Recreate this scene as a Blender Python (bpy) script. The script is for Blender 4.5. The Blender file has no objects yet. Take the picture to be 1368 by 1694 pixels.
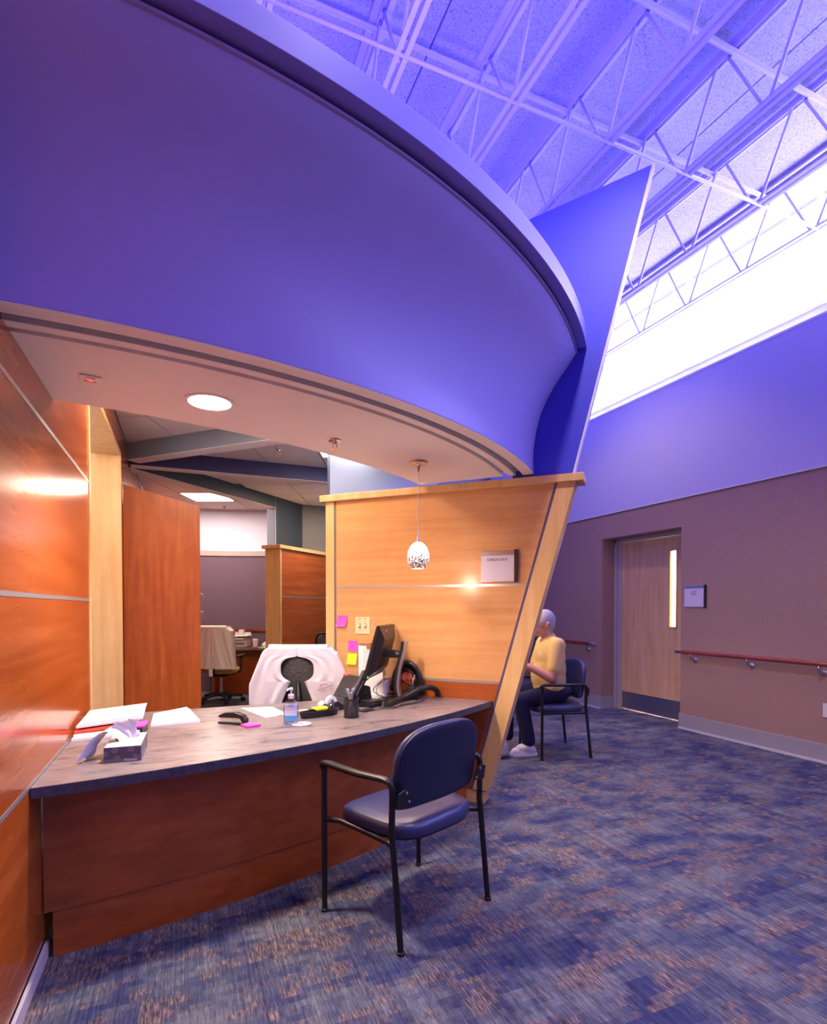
import bpy, math, random
from math import sin, cos, pi, radians, sqrt, atan2, hypot, asin
from mathutils import Vector, Matrix
random.seed(7)
S = bpy.context.scene
COL = S.collection

# ------------------------------------------------------------------ camera
cd = bpy.data.cameras.new('camera'); cam = bpy.data.objects.new('camera', cd); COL.objects.link(cam)
cd.sensor_fit = 'HORIZONTAL'; cd.sensor_width = 36; cd.lens = 906/1368*36
cd.shift_y = (1020.8-847)/1368; cd.clip_start = .05; cd.clip_end = 200
cam.location = (0, 0, 1.32); cam.rotation_euler = (radians(89), 0, radians(-22.7))
S.camera = cam
# ------------------------------------------------------------------ exposure and world
vs = S.view_settings
S.display_settings.display_device = 'sRGB'
vs.view_transform = 'Standard'; vs.look = 'None'; vs.gamma = 1; vs.use_curve_mapping = False; vs.exposure = 0.12
W = bpy.data.worlds.new('world'); S.world = W; W.use_nodes = True
bg = W.node_tree.nodes['Background']; bg.inputs[0].default_value = (.36, .34, 1, 1); bg.inputs[1].default_value = 18

DAY = (.40, .38, 1.0); WARM = (1.0, .70, .50); BLUE = (.07, .05, 1.0); NEUT = (1.0, .84, .74); OFF = (1.0, .76, .58)
def area(name, loc, rot, sx, sy, power, color, portal=False, spread=180):
    l = bpy.data.lights.new(name, 'AREA'); l.shape = 'RECTANGLE'; l.size = sx; l.size_y = sy
    l.energy = power; l.color = color; l.spread = radians(spread)
    if portal: l.cycles.is_portal = True
    o = bpy.data.objects.new(name, l); COL.objects.link(o); o.location = loc; o.rotation_euler = rot
    return o
def spot(name, loc, target, power, color, size=80, blend=.5, rad=.08):
    l = bpy.data.lights.new(name, 'SPOT'); l.energy = power; l.color = color; l.spot_size = radians(size); l.spot_blend = blend
    l.shadow_soft_size = rad
    o = bpy.data.objects.new(name, l); COL.objects.link(o); o.location = loc
    o.rotation_euler = (Vector(target)-Vector(loc)).to_track_quat('-Z', 'Y').to_euler()
    return o
def point(name, loc, power, color, rad=.05):
    l = bpy.data.lights.new(name, 'POINT'); l.energy = power; l.color = color; l.shadow_soft_size = rad
    o = bpy.data.objects.new(name, l); COL.objects.link(o); o.location = loc
    return o
# daylight portal in the clerestory, added blue uplights hidden over the bulkhead to colour the roof deck, lobby lamps behind the camera
area('clerestory_portal', (5.06, 2.0, 4.52), (0, radians(90), 0), 1.3, 12.4, 1, (1, 1, 1), portal=True)
for i, a in enumerate((10, 22, 34)):
    a = radians(a)
    area('added_blue_uplight', (-.5+3.35*sin(a), 5.46-3.35*cos(a), 3.06), (radians(180), 0, a), .6, .12, 80, BLUE)
area('added_blue_uplight', (1.0, 5.0, 3.06), (radians(180), 0, 0), 1.2, .3, 110, BLUE)
area('added_blue_uplight', (2.0, 7.0, 3.06), (radians(180), 0, 0), 1.2, .3, 80, BLUE)
spot('lobby_lamp', (1.3, 1.2, 4.95), (1.5, 1.3, 0), 340, NEUT, 125, .6, .12)
spot('lobby_lamp', (3.3, 4.6, 4.95), (4.2, 4.9, .3), 170, WARM, 100, .8, .12)
spot('lobby_lamp', (3.9, -.8, 4.95), (3.6, -.4, 0), 150, NEUT, 110, .8, .12)

area('unseen_office_light', (.12, 3.75, 2.86), (0, 0, -.39), .55, .55, 42, OFF)  # unseen ceiling light added to brighten the office
area('unseen_office_light', (1.15, 4.35, 2.86), (0, 0, -.39), .55, .55, 40, OFF)  # another unseen light added for office brightness
area('unseen_office_light', (1.9, 7.3, 2.86), (0, 0, -.39), .5, .5, 30, OFF)
point('side_room_lamp', (-1.1, 4.4, 2.6), 20, OFF, .15)
spot('far_desk_pendant', (2.25, 4.45, 1.9), (2.95, 4.2, .95), 40, WARM, 80, .6, .05)

# ------------------------------------------------------------------ mesh helpers
class MB:
    def __init__(s): s.v = []; s.f = []; s.M = Matrix.Identity(4)
    def add(s, vs_, fs):
        b = len(s.v); s.v += [tuple(s.M @ Vector(p)) for p in vs_]; s.f += [tuple(b+i for i in f) for f in fs]; return s
    def box(s, x0, y0, z0, x1, y1, z1):
        v = [(x, y, z) for z in (z0, z1) for y in (y0, y1) for x in (x0, x1)]
        return s.add(v, [(0, 2, 3, 1), (4, 5, 7, 6), (0, 1, 5, 4), (2, 6, 7, 3), (0, 4, 6, 2), (1, 3, 7, 5)])
    def bbox(s, x0, y0, z0, x1, y1, z1, b=.004):  # box with chamfered vertical and horizontal edges
        c = ((x0+x1)/2, (y0+y1)/2, (z0+z1)/2); hx, hy, hz = (x1-x0)/2, (y1-y0)/2, (z1-z0)/2
        b = min(b, hx*.9, hy*.9, hz*.9)
        def lay(z, i):
            X, Y = hx-i, hy-i
            return [(c[0]+px, c[1]+py, c[2]+z) for px, py in ((-X+b, -Y), (X-b, -Y), (X, -Y+b), (X, Y-b), (X-b, Y), (-X+b, Y), (-X, Y-b), (-X, -Y+b))]
        return s.loft([lay(-hz, b), lay(-hz+b, 0), lay(hz-b, 0), lay(hz, b)])
    def loft(s, rings, cap=True, closed=True):
        n = len(rings[0]); v = [p for r in rings for p in r]; f = []
        for k in range(len(rings)-1):
            for i in range(n if closed else n-1):
                j = (i+1) % n; f.append((k*n+i, k*n+j, (k+1)*n+j, (k+1)*n+i))
        if cap:
            f.append(tuple(range(n-1, -1, -1))); m = (len(rings)-1)*n; f.append(tuple(range(m, m+n)))
        return s.add(v, f)
    def prism(s, pts, z0, z1):
        return s.loft([[(x, y, z0) for x, y in pts], [(x, y, z1) for x, y in pts]])
    def extr(s, pts3, d):   # extrude planar polygon by vector
        d = Vector(d); return s.loft([[tuple(p) for p in pts3], [tuple(Vector(p)+d) for p in pts3]])
    def cyl(s, p0, p1, r0, r1=None, n=12, cap=True):
        r1 = r0 if r1 is None else r1
        return s.tube([p0, p1], [r0, r1], n, cap)
    def tube(s, path, r, n=10, cap=True, sc=(1, 1)):
        P = [Vector(p) for p in path]; rr = r if isinstance(r, (list, tuple)) else [r]*len(P)
        rings = []; up = None
        for i, p in enumerate(P):
            t = (P[min(i+1, len(P)-1)]-P[max(i-1, 0)])
            t = t.normalized() if t.length > 1e-9 else Vector((0, 0, 1))
            if up is None:
                up = Vector((0, 0, 1)) if abs(t.z) < .9 else Vector((0, 1, 0))
            a = t.cross(up)
            if a.length < 1e-6: a = t.cross(Vector((1, 0, 0)))
            a.normalize(); b = a.cross(t).normalized(); up = b
            rings.append([tuple(p+a*cos(2*pi*k/n)*rr[i]*sc[0]+b*sin(2*pi*k/n)*rr[i]*sc[1]) for k in range(n)])
        return s.loft(rings, cap)
    def lathe(s, prof, c=(0, 0, 0), n=24, cap=True):
        return s.loft([[(c[0]+r*cos(2*pi*k/n), c[1]+r*sin(2*pi*k/n), c[2]+z) for k in range(n)] for r, z in prof], cap)
    def ell(s, c, r, n=16, m=10, M=None):
        rings = []
        for i in range(m+1):
            t = -pi/2+pi*i/m; q = max(cos(t), .02)
            rings.append([Vector((r[0]*q*cos(2*pi*k/n), r[1]*q*sin(2*pi*k/n), r[2]*sin(t))) for k in range(n)])
        M = M or Matrix.Identity(3)
        return s.loft([[tuple(Vector(c)+M @ p) for p in rg] for rg in rings])
    def cap_(s, p0, p1, r0, r1, n=14):  # capsule
        p0, p1 = Vector(p0), Vector(p1); d = (p1-p0); L = d.length or 1e-6; d = d/L
        path = []; rr = []
        for k in range(5):
            t = pi/2*(1-k/4); path.append(p0-d*r0*sin(t)); rr.append(max(r0*cos(t), r0*.05))
        for k in range(5):
            t = pi/2*k/4; path.append(p1+d*r1*sin(t)); rr.append(max(r1*cos(t), r1*.05))
        return s.tube(path, rr, n)

def finish(o, smooth=0, bevel=0, sub=0):
    if smooth:
        o.data.shade_smooth() if hasattr(o.data, 'shade_smooth') else None
        if smooth != 1:
            try:
                o.data.set_sharp_from_angle(angle=radians(smooth))
            except Exception: pass
    if bevel:
        m = o.modifiers.new('bevel', 'BEVEL'); m.width = bevel; m.segments = 2; m.limit_method = 'ANGLE'; m.angle_limit = radians(40)
    if sub:
        m = o.modifiers.new('sub', 'SUBSURF'); m.levels = sub; m.render_levels = sub
def obj(name, mb, mat, parent=None, smooth=0, bevel=0, sub=0, world=True, label=None, kind=None):
    me = bpy.data.meshes.new(name)
    vs_ = mb.v
    if parent is not None and world:
        L = ROOT.get(parent.name, Vector((0, 0, 0)))
        vs_ = [(x-L[0], y-L[1], z-L[2]) for x, y, z in vs_]
    me.from_pydata(vs_, [], mb.f); me.update()
    if mat is not None: me.materials.append(mat)
    import bmesh
    bm = bmesh.new(); bm.from_mesh(me); bmesh.ops.recalc_face_normals(bm, faces=bm.faces); bm.to_mesh(me); bm.free()
    o = bpy.data.objects.new(name, me); COL.objects.link(o)
    if parent is not None:
        o.parent = parent; ROOT[o.name] = ROOT.get(parent.name, Vector((0, 0, 0))) if world else Vector((0, 0, 0))
    finish(o, smooth, bevel, sub)
    if label: o['label'] = label
    if kind: o['kind'] = kind
    return o
ROOT = {}
def thing(name, label, cat, loc=(0, 0, 0), rz=0, group=None):
    o = bpy.data.objects.new(name, None); COL.objects.link(o); o.location = loc; o.rotation_euler = (0, 0, rz)
    o.empty_display_size = .05
    ROOT[o.name] = Vector(loc); o['label'] = label; o['category'] = cat
    if group: o['group'] = group
    return o
def tag(o, label, cat, group=None):
    o['label'] = label; o['category'] = cat
    if group: o['group'] = group
    return o
def struct(name, mb, mat, smooth=0, bevel=0):
    o = obj(name, mb, mat, None, smooth, bevel); o['kind'] = 'structure'; return o
def sroot(name, loc=(0, 0, 0)):
    o = bpy.data.objects.new(name, None); COL.objects.link(o); o.location = loc; ROOT[o.name] = Vector(loc); o['kind'] = 'structure'; return o
def dup(root, loc, rz, label, group=None):
    r = root.copy(); COL.objects.link(r); r.location = loc; r.rotation_euler = (0, 0, rz); r['label'] = label
    if group: r['group'] = group
    for ch in list(root.children):
        c = ch.copy(); COL.objects.link(c); c.parent = r
        for g in ch.children:
            d = g.copy(); COL.objects.link(d); d.parent = c
    return r

# ------------------------------------------------------------------ materials
def new_mat(name):
    m = bpy.data.materials.new(name); m.use_nodes = True
    return m, m.node_tree, m.node_tree.nodes['Principled BSDF']
def N(t, ty, **kw):
    n = t.nodes.new(ty)
    for k, v in kw.items():
        if k.startswith('_'): setattr(n, k[1:], v)
        else: n.inputs[k.replace('-', ' ')].default_value = v
    return n
def flat(name, c, rough=.5, metal=0, noise=0, nscale=40, bump=0, coat=0, emit=None, es=0, alpha=None, spec=None, sheen=0, trans=0):
    m, t, p = new_mat(name)
    p.inputs['Base Color'].default_value = (*c, 1); p.inputs['Roughness'].default_value = rough; p.inputs['Metallic'].default_value = metal
    p.inputs['Coat Weight'].default_value = coat; p.inputs['Sheen Weight'].default_value = sheen; p.inputs['Transmission Weight'].default_value = trans
    if spec is not None: p.inputs['Specular IOR Level'].default_value = spec
    if emit: p.inputs['Emission Color'].default_value = (*emit, 1); p.inputs['Emission Strength'].default_value = es
    if noise or bump:
        tc = N(t, 'ShaderNodeTexCoord'); n = N(t, 'ShaderNodeTexNoise', Scale=nscale, Detail=5.0)
        t.links.new(tc.outputs['Object'], n.inputs['Vector'])
        if noise:
            r = N(t, 'ShaderNodeValToRGB'); r.color_ramp.elements[0].position = .3; r.color_ramp.elements[1].position = .7
            r.color_ramp.elements[0].color = (*[x*(1-noise) for x in c], 1); r.color_ramp.elements[1].color = (*[min(1, x*(1+noise)) for x in c], 1)
            t.links.new(n.outputs['Fac'], r.inputs['Fac']); t.links.new(r.outputs['Color'], p.inputs['Base Color'])
        if bump:
            b = N(t, 'ShaderNodeBump', Strength=bump, Distance=.01); t.links.new(n.outputs['Fac'], b.inputs['Height']); t.links.new(b.outputs['Normal'], p.inputs['Normal'])
    return m
def wood(name, c0, c1, c2, stretch=(1, 1, 12), rough=.25, coat=.3, rot=(0, 0, 0), scale=1.0, figure=.25, bump=.04):
    m, t, p = new_mat(name)
    tc = N(t, 'ShaderNodeTexCoord'); mp = N(t, 'ShaderNodeMapping'); mp.inputs['Scale'].default_value = stretch; mp.inputs['Rotation'].default_value = rot
    t.links.new(tc.outputs['Object'], mp.inputs['Vector'])
    n = N(t, 'ShaderNodeTexNoise', Scale=1.6*scale, Detail=6.0, Roughness=.5, Distortion=.08); t.links.new(mp.outputs[0], n.inputs['Vector'])
    r = N(t, 'ShaderNodeValToRGB'); e = r.color_ramp.elements
    e[0].position = .30; e[0].color = (*c0, 1); e[1].position = .74; e[1].color = (*c2, 1); k = e.new(.52); k.color = (*c1, 1)
    t.links.new(n.outputs['Fac'], r.inputs['Fac'])
    # fine pores
    mp2 = N(t, 'ShaderNodeMapping'); mp2.inputs['Scale'].default_value = [x*7 for x in stretch]; mp2.inputs['Rotation'].default_value = rot
    t.links.new(tc.outputs['Object'], mp2.inputs['Vector'])
    n2 = N(t, 'ShaderNodeTexNoise', Scale=3.0*scale, Detail=3.0); t.links.new(mp2.outputs[0], n2.inputs['Vector'])
    # cross figure
    n3 = N(t, 'ShaderNodeTexNoise', Scale=5.0*scale, Detail=2.0, Distortion=1.0); t.links.new(tc.outputs['Object'], n3.inputs['Vector'])
    mx = N(t, 'ShaderNodeMix', _data_type='RGBA', _blend_type='MULTIPLY'); mx.inputs[0].default_value = .35
    r2 = N(t, 'ShaderNodeValToRGB'); r2.color_ramp.elements[0].position = .35; r2.color_ramp.elements[0].color = (.86, .83, .80, 1); r2.color_ramp.elements[1].position = .55
    t.links.new(n2.outputs['Fac'], r2.inputs['Fac']); t.links.new(r.outputs[0], mx.inputs[6]); t.links.new(r2.outputs[0], mx.inputs[7])
    mx2 = N(t, 'ShaderNodeMix', _data_type='RGBA', _blend_type='OVERLAY'); mx2.inputs[0].default_value = figure
    t.links.new(mx.outputs[2], mx2.inputs[6]); t.links.new(n3.outputs['Fac'], mx2.inputs[7])
    t.links.new(mx2.outputs[2], p.inputs['Base Color'])
    p.inputs['Roughness'].default_value = rough; p.inputs['Coat Weight'].default_value = coat; p.inputs['Coat Roughness'].default_value = rough*.6
    b = N(t, 'ShaderNodeBump', Strength=bump, Distance=.01); t.links.new(n2.outputs['Fac'], b.inputs['Height']); t.links.new(b.outputs[0], p.inputs['Normal'])
    return m
CH0, CH1, CH2 = (.33, .066, .009), (.40, .092, .015), (.47, .125, .026)
M = {}
M['cherry_y'] = wood('cherry along y', CH0, CH1, CH2, (8, .7, 12), .2, .2, rot=(radians(-6), 0, 0), figure=.05, bump=0.0)
M['cherry_x'] = wood('cherry along x', CH0, CH1, CH2, (1.2, 14, 14), .3, .15)
M['cherry_z'] = wood('cherry upright', CH0, CH1, CH2, (14, 14, 1.2), .3, .15)
M['cherry_d'] = wood('cherry on the diagonal', CH0, CH1, CH2, (.9, .9, 12), .25, .2, figure=.12)
M['beech'] = wood('beech along the panel', (.64, .32, .115), (.70, .37, .145), (.75, .42, .18), (.8, .8, 14), .28, .25, figure=.12)
M['maple'] = wood('maple', (.68, .40, .15), (.76, .48, .20), (.82, .55, .26), (10, 10, 1), .35, .15, figure=.08)
M['door'] = wood('maple door', (.58, .34, .16), (.66, .41, .21), (.72, .47, .26), (9, 9, 1), .4, .1, figure=.08)
M['fascia'] = flat('periwinkle fascia paint', (.39, .335, .67), .38, noise=.015, nscale=3, spec=.4)
M['lip'] = flat('lip paint', (.30, .28, .82), .35)
M['fin'] = flat('blue fin paint', (.05, .055, .62), .5)
M['finedge'] = flat('fin edge', (.75, .72, .85), .4)
M['wallblue'] = flat('upper wall paint', (.54, .52, .70), .55, noise=.01)
M['white'] = flat('white ceiling paint', (.90, .86, .85), .6)
M['offwhite'] = flat('warm white', (.75, .72, .66), .5)
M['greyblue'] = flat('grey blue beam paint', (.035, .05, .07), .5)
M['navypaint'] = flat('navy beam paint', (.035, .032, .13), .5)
M['pale'] = flat('pale blue wall', (.26, .32, .48), .5)
M['lav'] = flat('lavender white wall', (.68, .72, .94), .6)
M['taupedark'] = flat('dark grey wall', (.16, .155, .165), .6)
M['groove'] = flat('grey groove', (.16, .17, .2), .5); M['reveal'] = flat('grey reveal', (.60, .62, .68), .5)
M['steel'] = flat('brushed steel', (.55, .53, .5), .3, 1)
M['alu'] = flat('aluminium strip', (.62, .61, .62), .35, .8)
M['chrome'] = flat('chrome', (.8, .78, .75), .12, 1)
M['black'] = flat('black plastic', (.012, .012, .014), .35)
M['blackmatt'] = flat('black matt', (.015, .015, .017), .6)
M['blackmetal'] = flat('black powder coat', (.014, .013, .016), .32, .2)
M['vinyl'] = flat('navy vinyl', (.040, .045, .13), .33, noise=.08, nscale=300, bump=.05)
M['shell'] = flat('navy shell', (.012, .016, .05), .45)
M['joist'] = flat('painted joist', (.70, .66, .84), .5)
M['paper'] = flat('white paper', (.86, .85, .86), .6)
M['paperink'] = None
M['pink'] = flat('pink paper', (.95, .08, .55), .6)
M['yellow'] = flat('yellow paper', (.95, .85, .02), .6)
M['red'] = flat('red folder', (.75, .06, .03), .5)
M['ivory'] = flat('ivory plastic', (.80, .66, .38), .35)
M['ink'] = flat('dark ink', (.02, .02, .03), .5)
M['cloth'] = flat('white coat cloth', (.80, .77, .86), .8, noise=.02, nscale=60, bump=.05, sheen=.2)
M['beige'] = flat('beige fleece', (.82, .72, .65), .9, noise=.06, nscale=30, bump=.2, sheen=.3)
M['yshirt'] = flat('yellow shirt', (.82, .58, .20), .85, noise=.04, nscale=50, bump=.1)
M['navycloth'] = flat('navy trousers', (.012, .014, .055), .85, bump=.1)
M['skin'] = flat('skin', (.62, .30, .22), .5, noise=.05, nscale=20)
M['hair'] = flat('grey hair', (.48, .45, .46), .8, noise=.25, nscale=120, bump=.4)
M['shoe'] = flat('white leather', (.78, .74, .80), .45)
M['seatcloth'] = flat('tan seat', (.55, .38, .14), .8)
M['stone'] = flat('bin bag grey', (.35, .33, .36), .6)
M['tissuegrey'] = flat('grey carton', (.16, .14, .21), .4)
M['tissuetop'] = flat('pale carton top', (.62, .55, .52), .5, noise=.25, nscale=60)
M['redled'] = flat('red led', (.8, .02, .02), .4, emit=(1, .03, .02), es=4)
M['greenled'] = flat('green led', (.02, .8, .02), .4, emit=(.05, 1, .05), es=3)
M['diff'] = flat('lamp diffuser', (1, 1, 1), .5, emit=(1, .93, .88), es=9)
M['down'] = flat('downlight diffuser', (1, 1, 1), .5, emit=(1, .93, .90), es=10)
M['rail'] = wood('red rail', (.22, .03, .012), (.30, .05, .02), (.38, .07, .03), (12, 1, 12), .2, .5)
M['taupe_n'] = None
M['blue_pl'] = flat('blue plastic', (.03, .06, .45), .4)
M['teal'] = flat('teal card', (.12, .35, .38), .5)
M['cream'] = flat('cream eraser', (.75, .62, .5), .6)
def taupe():
    m, t, p = new_mat('woven wallcovering')
    tc = N(t, 'ShaderNodeTexCoord'); mp = N(t, 'ShaderNodeMapping'); mp.inputs['Scale'].default_value = (8, 8, 220)
    t.links.new(tc.outputs['Object'], mp.inputs['Vector'])
    n = N(t, 'ShaderNodeTexNoise', Scale=3.0, Detail=3.0); t.links.new(mp.outputs[0], n.inputs['Vector'])
    mp2 = N(t, 'ShaderNodeMapping'); mp2.inputs['Scale'].default_value = (120, 120, 8)
    t.links.new(tc.outputs['Object'], mp2.inputs['Vector'])
    n2 = N(t, 'ShaderNodeTexNoise', Scale=3.0, Detail=3.0); t.links.new(mp2.outputs[0], n2.inputs['Vector'])
    a = N(t, 'ShaderNodeMath', _operation='ADD'); t.links.new(n.outputs['Fac'], a.inputs[0]); t.links.new(n2.outputs['Fac'], a.inputs[1])
    r = N(t, 'ShaderNodeValToRGB'); r.color_ramp.elements[0].position = .7; r.color_ramp.elements[1].position = 1.25
    r.color_ramp.elements[0].color = (.26, .15, .115, 1); r.color_ramp.elements[1].color = (.40, .25, .19, 1)
    t.links.new(a.outputs[0], r.inputs[0]); t.links.new(r.outputs[0], p.inputs['Base Color']); p.inputs['Roughness'].default_value = .75
    b = N(t, 'ShaderNodeBump', Strength=.15, Distance=.004); t.links.new(a.outputs[0], b.inputs['Height']); t.links.new(b.outputs[0], p.inputs['Normal'])
    return m
M['taupe'] = taupe()
def tectum():
    m, t, p = new_mat('wood fibre deck')
    tc = N(t, 'ShaderNodeTexCoord')
    n = N(t, 'ShaderNodeTexNoise', Scale=75.0, Detail=4.0, Roughness=.7, Distortion=1.5); t.links.new(tc.outputs['Object'], n.inputs['Vector'])
    n3 = N(t, 'ShaderNodeTexNoise', Scale=1.3, Detail=2.0); t.links.new(tc.outputs['Object'], n3.inputs['Vector'])
    r = N(t, 'ShaderNodeValToRGB'); e = r.color_ramp.elements
    e[0].position = .34; e[0].color = (.20, .19, .28, 1); e[1].position = .47; e[1].color = (.72, .70, .78, 1); k = e.new(.7); k.color = (.88, .86, .92, 1)
    t.links.new(n.outputs['Fac'], r.inputs['Fac'])
    mx = N(t, 'ShaderNodeMix', _data_type='RGBA', _blend_type='MULTIPLY'); mx.inputs[0].default_value = .35
    t.links.new(r.outputs[0], mx.inputs[6]); t.links.new(n3.outputs['Fac'], mx.inputs[7])
    t.links.new(mx.outputs[2], p.inputs['Base Color']); p.inputs['Roughness'].default_value = .9
    b = N(t, 'ShaderNodeBump', Strength=.6, Distance=.01); t.links.new(n.outputs['Fac'], b.inputs['Height']); t.links.new(b.outputs[0], p.inputs['Normal'])
    return m
M['tectum'] = tectum()
def carpet():
    m, t, p = new_mat('striped carpet')
    L = t.links.new
    tc = N(t, 'ShaderNodeTexCoord')
    def noise(scale3, scale, detail=2.0, dist=0.0, loc=(0, 0, 0)):
        mp = N(t, 'ShaderNodeMapping'); mp.inputs['Scale'].default_value = scale3; mp.inputs['Location'].default_value = loc
        L(tc.outputs['Object'], mp.inputs['Vector']); n = N(t, 'ShaderNodeTexNoise', Scale=scale, Detail=detail, Distortion=dist); L(mp.outputs[0], n.inputs['Vector']); return n
    # coordinates snapped into small oblong cells give the blocky edges of the tufted figure
    mp = N(t, 'ShaderNodeMapping'); mp.inputs['Scale'].default_value = (110, 34, 1); L(tc.outputs['Object'], mp.inputs['Vector'])
    fl = N(t, 'ShaderNodeVectorMath', _operation='FLOOR'); L(mp.outputs[0], fl.inputs[0])
    mp3 = N(t, 'ShaderNodeMapping'); mp3.inputs['Scale'].default_value = (1/110, 1/34, 1); L(fl.outputs[0], mp3.inputs['Vector'])
    def cellnoise(s3, sc, loc):
        q = N(t, 'ShaderNodeMapping'); q.inputs['Scale'].default_value = s3; q.inputs['Location'].default_value = loc
        L(mp3.outputs[0], q.inputs['Vector']); n = N(t, 'ShaderNodeTexNoise', Scale=sc, Detail=4.0, Roughness=.65); L(q.outputs[0], n.inputs['Vector']); return n
    a = cellnoise((1.0, 1.7, 1), 3.0, (0, 0, 0)); b = cellnoise((1.0, 2.0, 1), 6.5, (7, 3, 1))
    base = N(t, 'ShaderNodeValToRGB'); e = base.color_ramp.elements; base.color_ramp.interpolation = 'LINEAR'
    e[0].position = .40; e[0].color = (.045, .052, .13, 1); e[1].position = .62; e[1].color = (.17, .175, .195, 1); k = e.new(.5); k.color = (.09, .10, .15, 1)
    L(a.outputs['Fac'], base.inputs[0])
    pat = N(t, 'ShaderNodeValToRGB'); e = pat.color_ramp.elements; pat.color_ramp.interpolation = 'LINEAR'
    e[0].position = .51; e[0].color = (0, 0, 0, 1); e[1].position = .59; e[1].color = (.8, .8, .8, 1)
    L(b.outputs['Fac'], pat.inputs[0])
    # streaks running along y
    s1 = noise((90, 1.0, 1), 1.0, 3.0); s2 = noise((190, 26, 1), 1.0, 2.0)
    brown = N(t, 'ShaderNodeValToRGB'); e = brown.color_ramp.elements
    e[0].position = .36; e[0].color = (.085, .07, .09, 1); e[1].position = .64; e[1].color = (.28, .195, .16, 1)
    L(s2.outputs['Fac'], brown.inputs[0])
    mx = N(t, 'ShaderNodeMix', _data_type='RGBA'); L(pat.outputs[0], mx.inputs[0]); L(base.outputs[0], mx.inputs[6]); L(brown.outputs[0], mx.inputs[7])
    st = N(t, 'ShaderNodeValToRGB'); e = st.color_ramp.elements; e[0].position = .33; e[0].color = (.5, .5, .55, 1); e[1].position = .66; e[1].color = (1.25, 1.25, 1.2, 1)
    L(s1.outputs['Fac'], st.inputs[0])
    m2 = N(t, 'ShaderNodeMix', _data_type='RGBA', _blend_type='MULTIPLY'); m2.inputs[0].default_value = .8; L(mx.outputs[2], m2.inputs[6]); L(st.outputs[0], m2.inputs[7])
    st2 = N(t, 'ShaderNodeValToRGB'); e = st2.color_ramp.elements; e[0].position = .3; e[0].color = (.55, .55, .55, 1); e[1].position = .7; e[1].color = (1.3, 1.3, 1.3, 1)
    L(s2.outputs['Fac'], st2.inputs[0])
    m3 = N(t, 'ShaderNodeMix', _data_type='RGBA', _blend_type='MULTIPLY'); m3.inputs[0].default_value = .8; L(m2.outputs[2], m3.inputs[6]); L(st2.outputs[0], m3.inputs[7])
    L(m3.outputs[2], p.inputs['Base Color']); p.inputs['Roughness'].default_value = .9; p.inputs['Specular IOR Level'].default_value = .15
    bp = N(t, 'ShaderNodeBump', Strength=.5, Distance=.006); L(s2.outputs['Fac'], bp.inputs['Height']); L(bp.outputs[0], p.inputs['Normal'])
    return m
M['carpet'] = carpet()
def laminate():
    m, t, p = new_mat('slate laminate')
    L = t.links.new; tc = N(t, 'ShaderNodeTexCoord'); mp = N(t, 'ShaderNodeMapping'); mp.inputs['Scale'].default_value = (3, 7, 3); mp.inputs['Rotation'].default_value = (0, 0, radians(-12)); L(tc.outputs['Object'], mp.inputs['Vector'])
    n = N(t, 'ShaderNodeTexNoise', Scale=2.2, Detail=9.0, Roughness=.72, Distortion=.8); L(mp.outputs[0], n.inputs['Vector'])
    r = N(t, 'ShaderNodeValToRGB'); e = r.color_ramp.elements
    e[0].position = .34; e[0].color = (.028, .024, .032, 1); e[1].position = .66; e[1].color = (.27, .22, .21, 1); k = e.new(.45); k.color = (.17, .14, .145, 1)
    L(n.outputs['Fac'], r.inputs[0])
    v = N(t, 'ShaderNodeTexNoise', Scale=260.0, Detail=1.0); L(tc.outputs['Object'], v.inputs['Vector'])
    r2 = N(t, 'ShaderNodeValToRGB'); r2.color_ramp.elements[0].position = .70; r2.color_ramp.elements[0].color = (0, 0, 0, 1); r2.color_ramp.elements[1].position = .74; r2.color_ramp.elements[1].color = (.5, .45, .42, 1)
    L(v.outputs['Fac'], r2.inputs[0])
    mx = N(t, 'ShaderNodeMix', _data_type='RGBA', _blend_type='ADD'); mx.inputs[0].default_value = .6; L(r.outputs[0], mx.inputs[6]); L(r2.outputs[0], mx.inputs[7])
    L(mx.outputs[2], p.inputs['Base Color']); p.inputs['Roughness'].default_value = .33
    return m
M['laminate'] = laminate()
M['lamedge'] = flat('laminate edge', (.07, .065, .085), .45, noise=.3, nscale=40)
def glassmat(name, tint=(1, 1, 1), gloss=.08):
    m, t, p = new_mat(name); t.nodes.remove(p)
    tr = N(t, 'ShaderNodeBsdfTransparent'); tr.inputs[0].default_value = (*tint, 1); g = N(t, 'ShaderNodeBsdfGlossy'); g.inputs['Roughness'].default_value = .03
    mx = N(t, 'ShaderNodeMixShader'); mx.inputs[0].default_value = gloss; o = t.nodes['Material Output']
    t.links.new(tr.outputs[0], mx.inputs[1]); t.links.new(g.outputs[0], mx.inputs[2]); t.links.new(mx.outputs[0], o.inputs[0]); return m
M['glass'] = glassmat('clear glazing')
M['clearplastic'] = glassmat('clear plastic', (.88, .9, .98), .12)
def meshmat(name, c, hole=.45, freq=500, tint=(1, 1, 1)):
    m, t, p = new_mat(name); p.inputs['Base Color'].default_value = (*c, 1); p.inputs['Roughness'].default_value = .5
    tc = N(t, 'ShaderNodeTexCoord'); v = N(t, 'ShaderNodeTexVoronoi', Scale=float(freq)); t.links.new(tc.outputs['Object'], v.inputs['Vector'])
    g = N(t, 'ShaderNodeMath', _operation='GREATER_THAN'); g.inputs[1].default_value = hole; t.links.new(v.outputs['Distance'], g.inputs[0])
    t.links.new(g.outputs[0], p.inputs['Alpha']); return m
M['wiremesh'] = meshmat('wire mesh', (.03, .03, .035), .42, 350)
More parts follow.
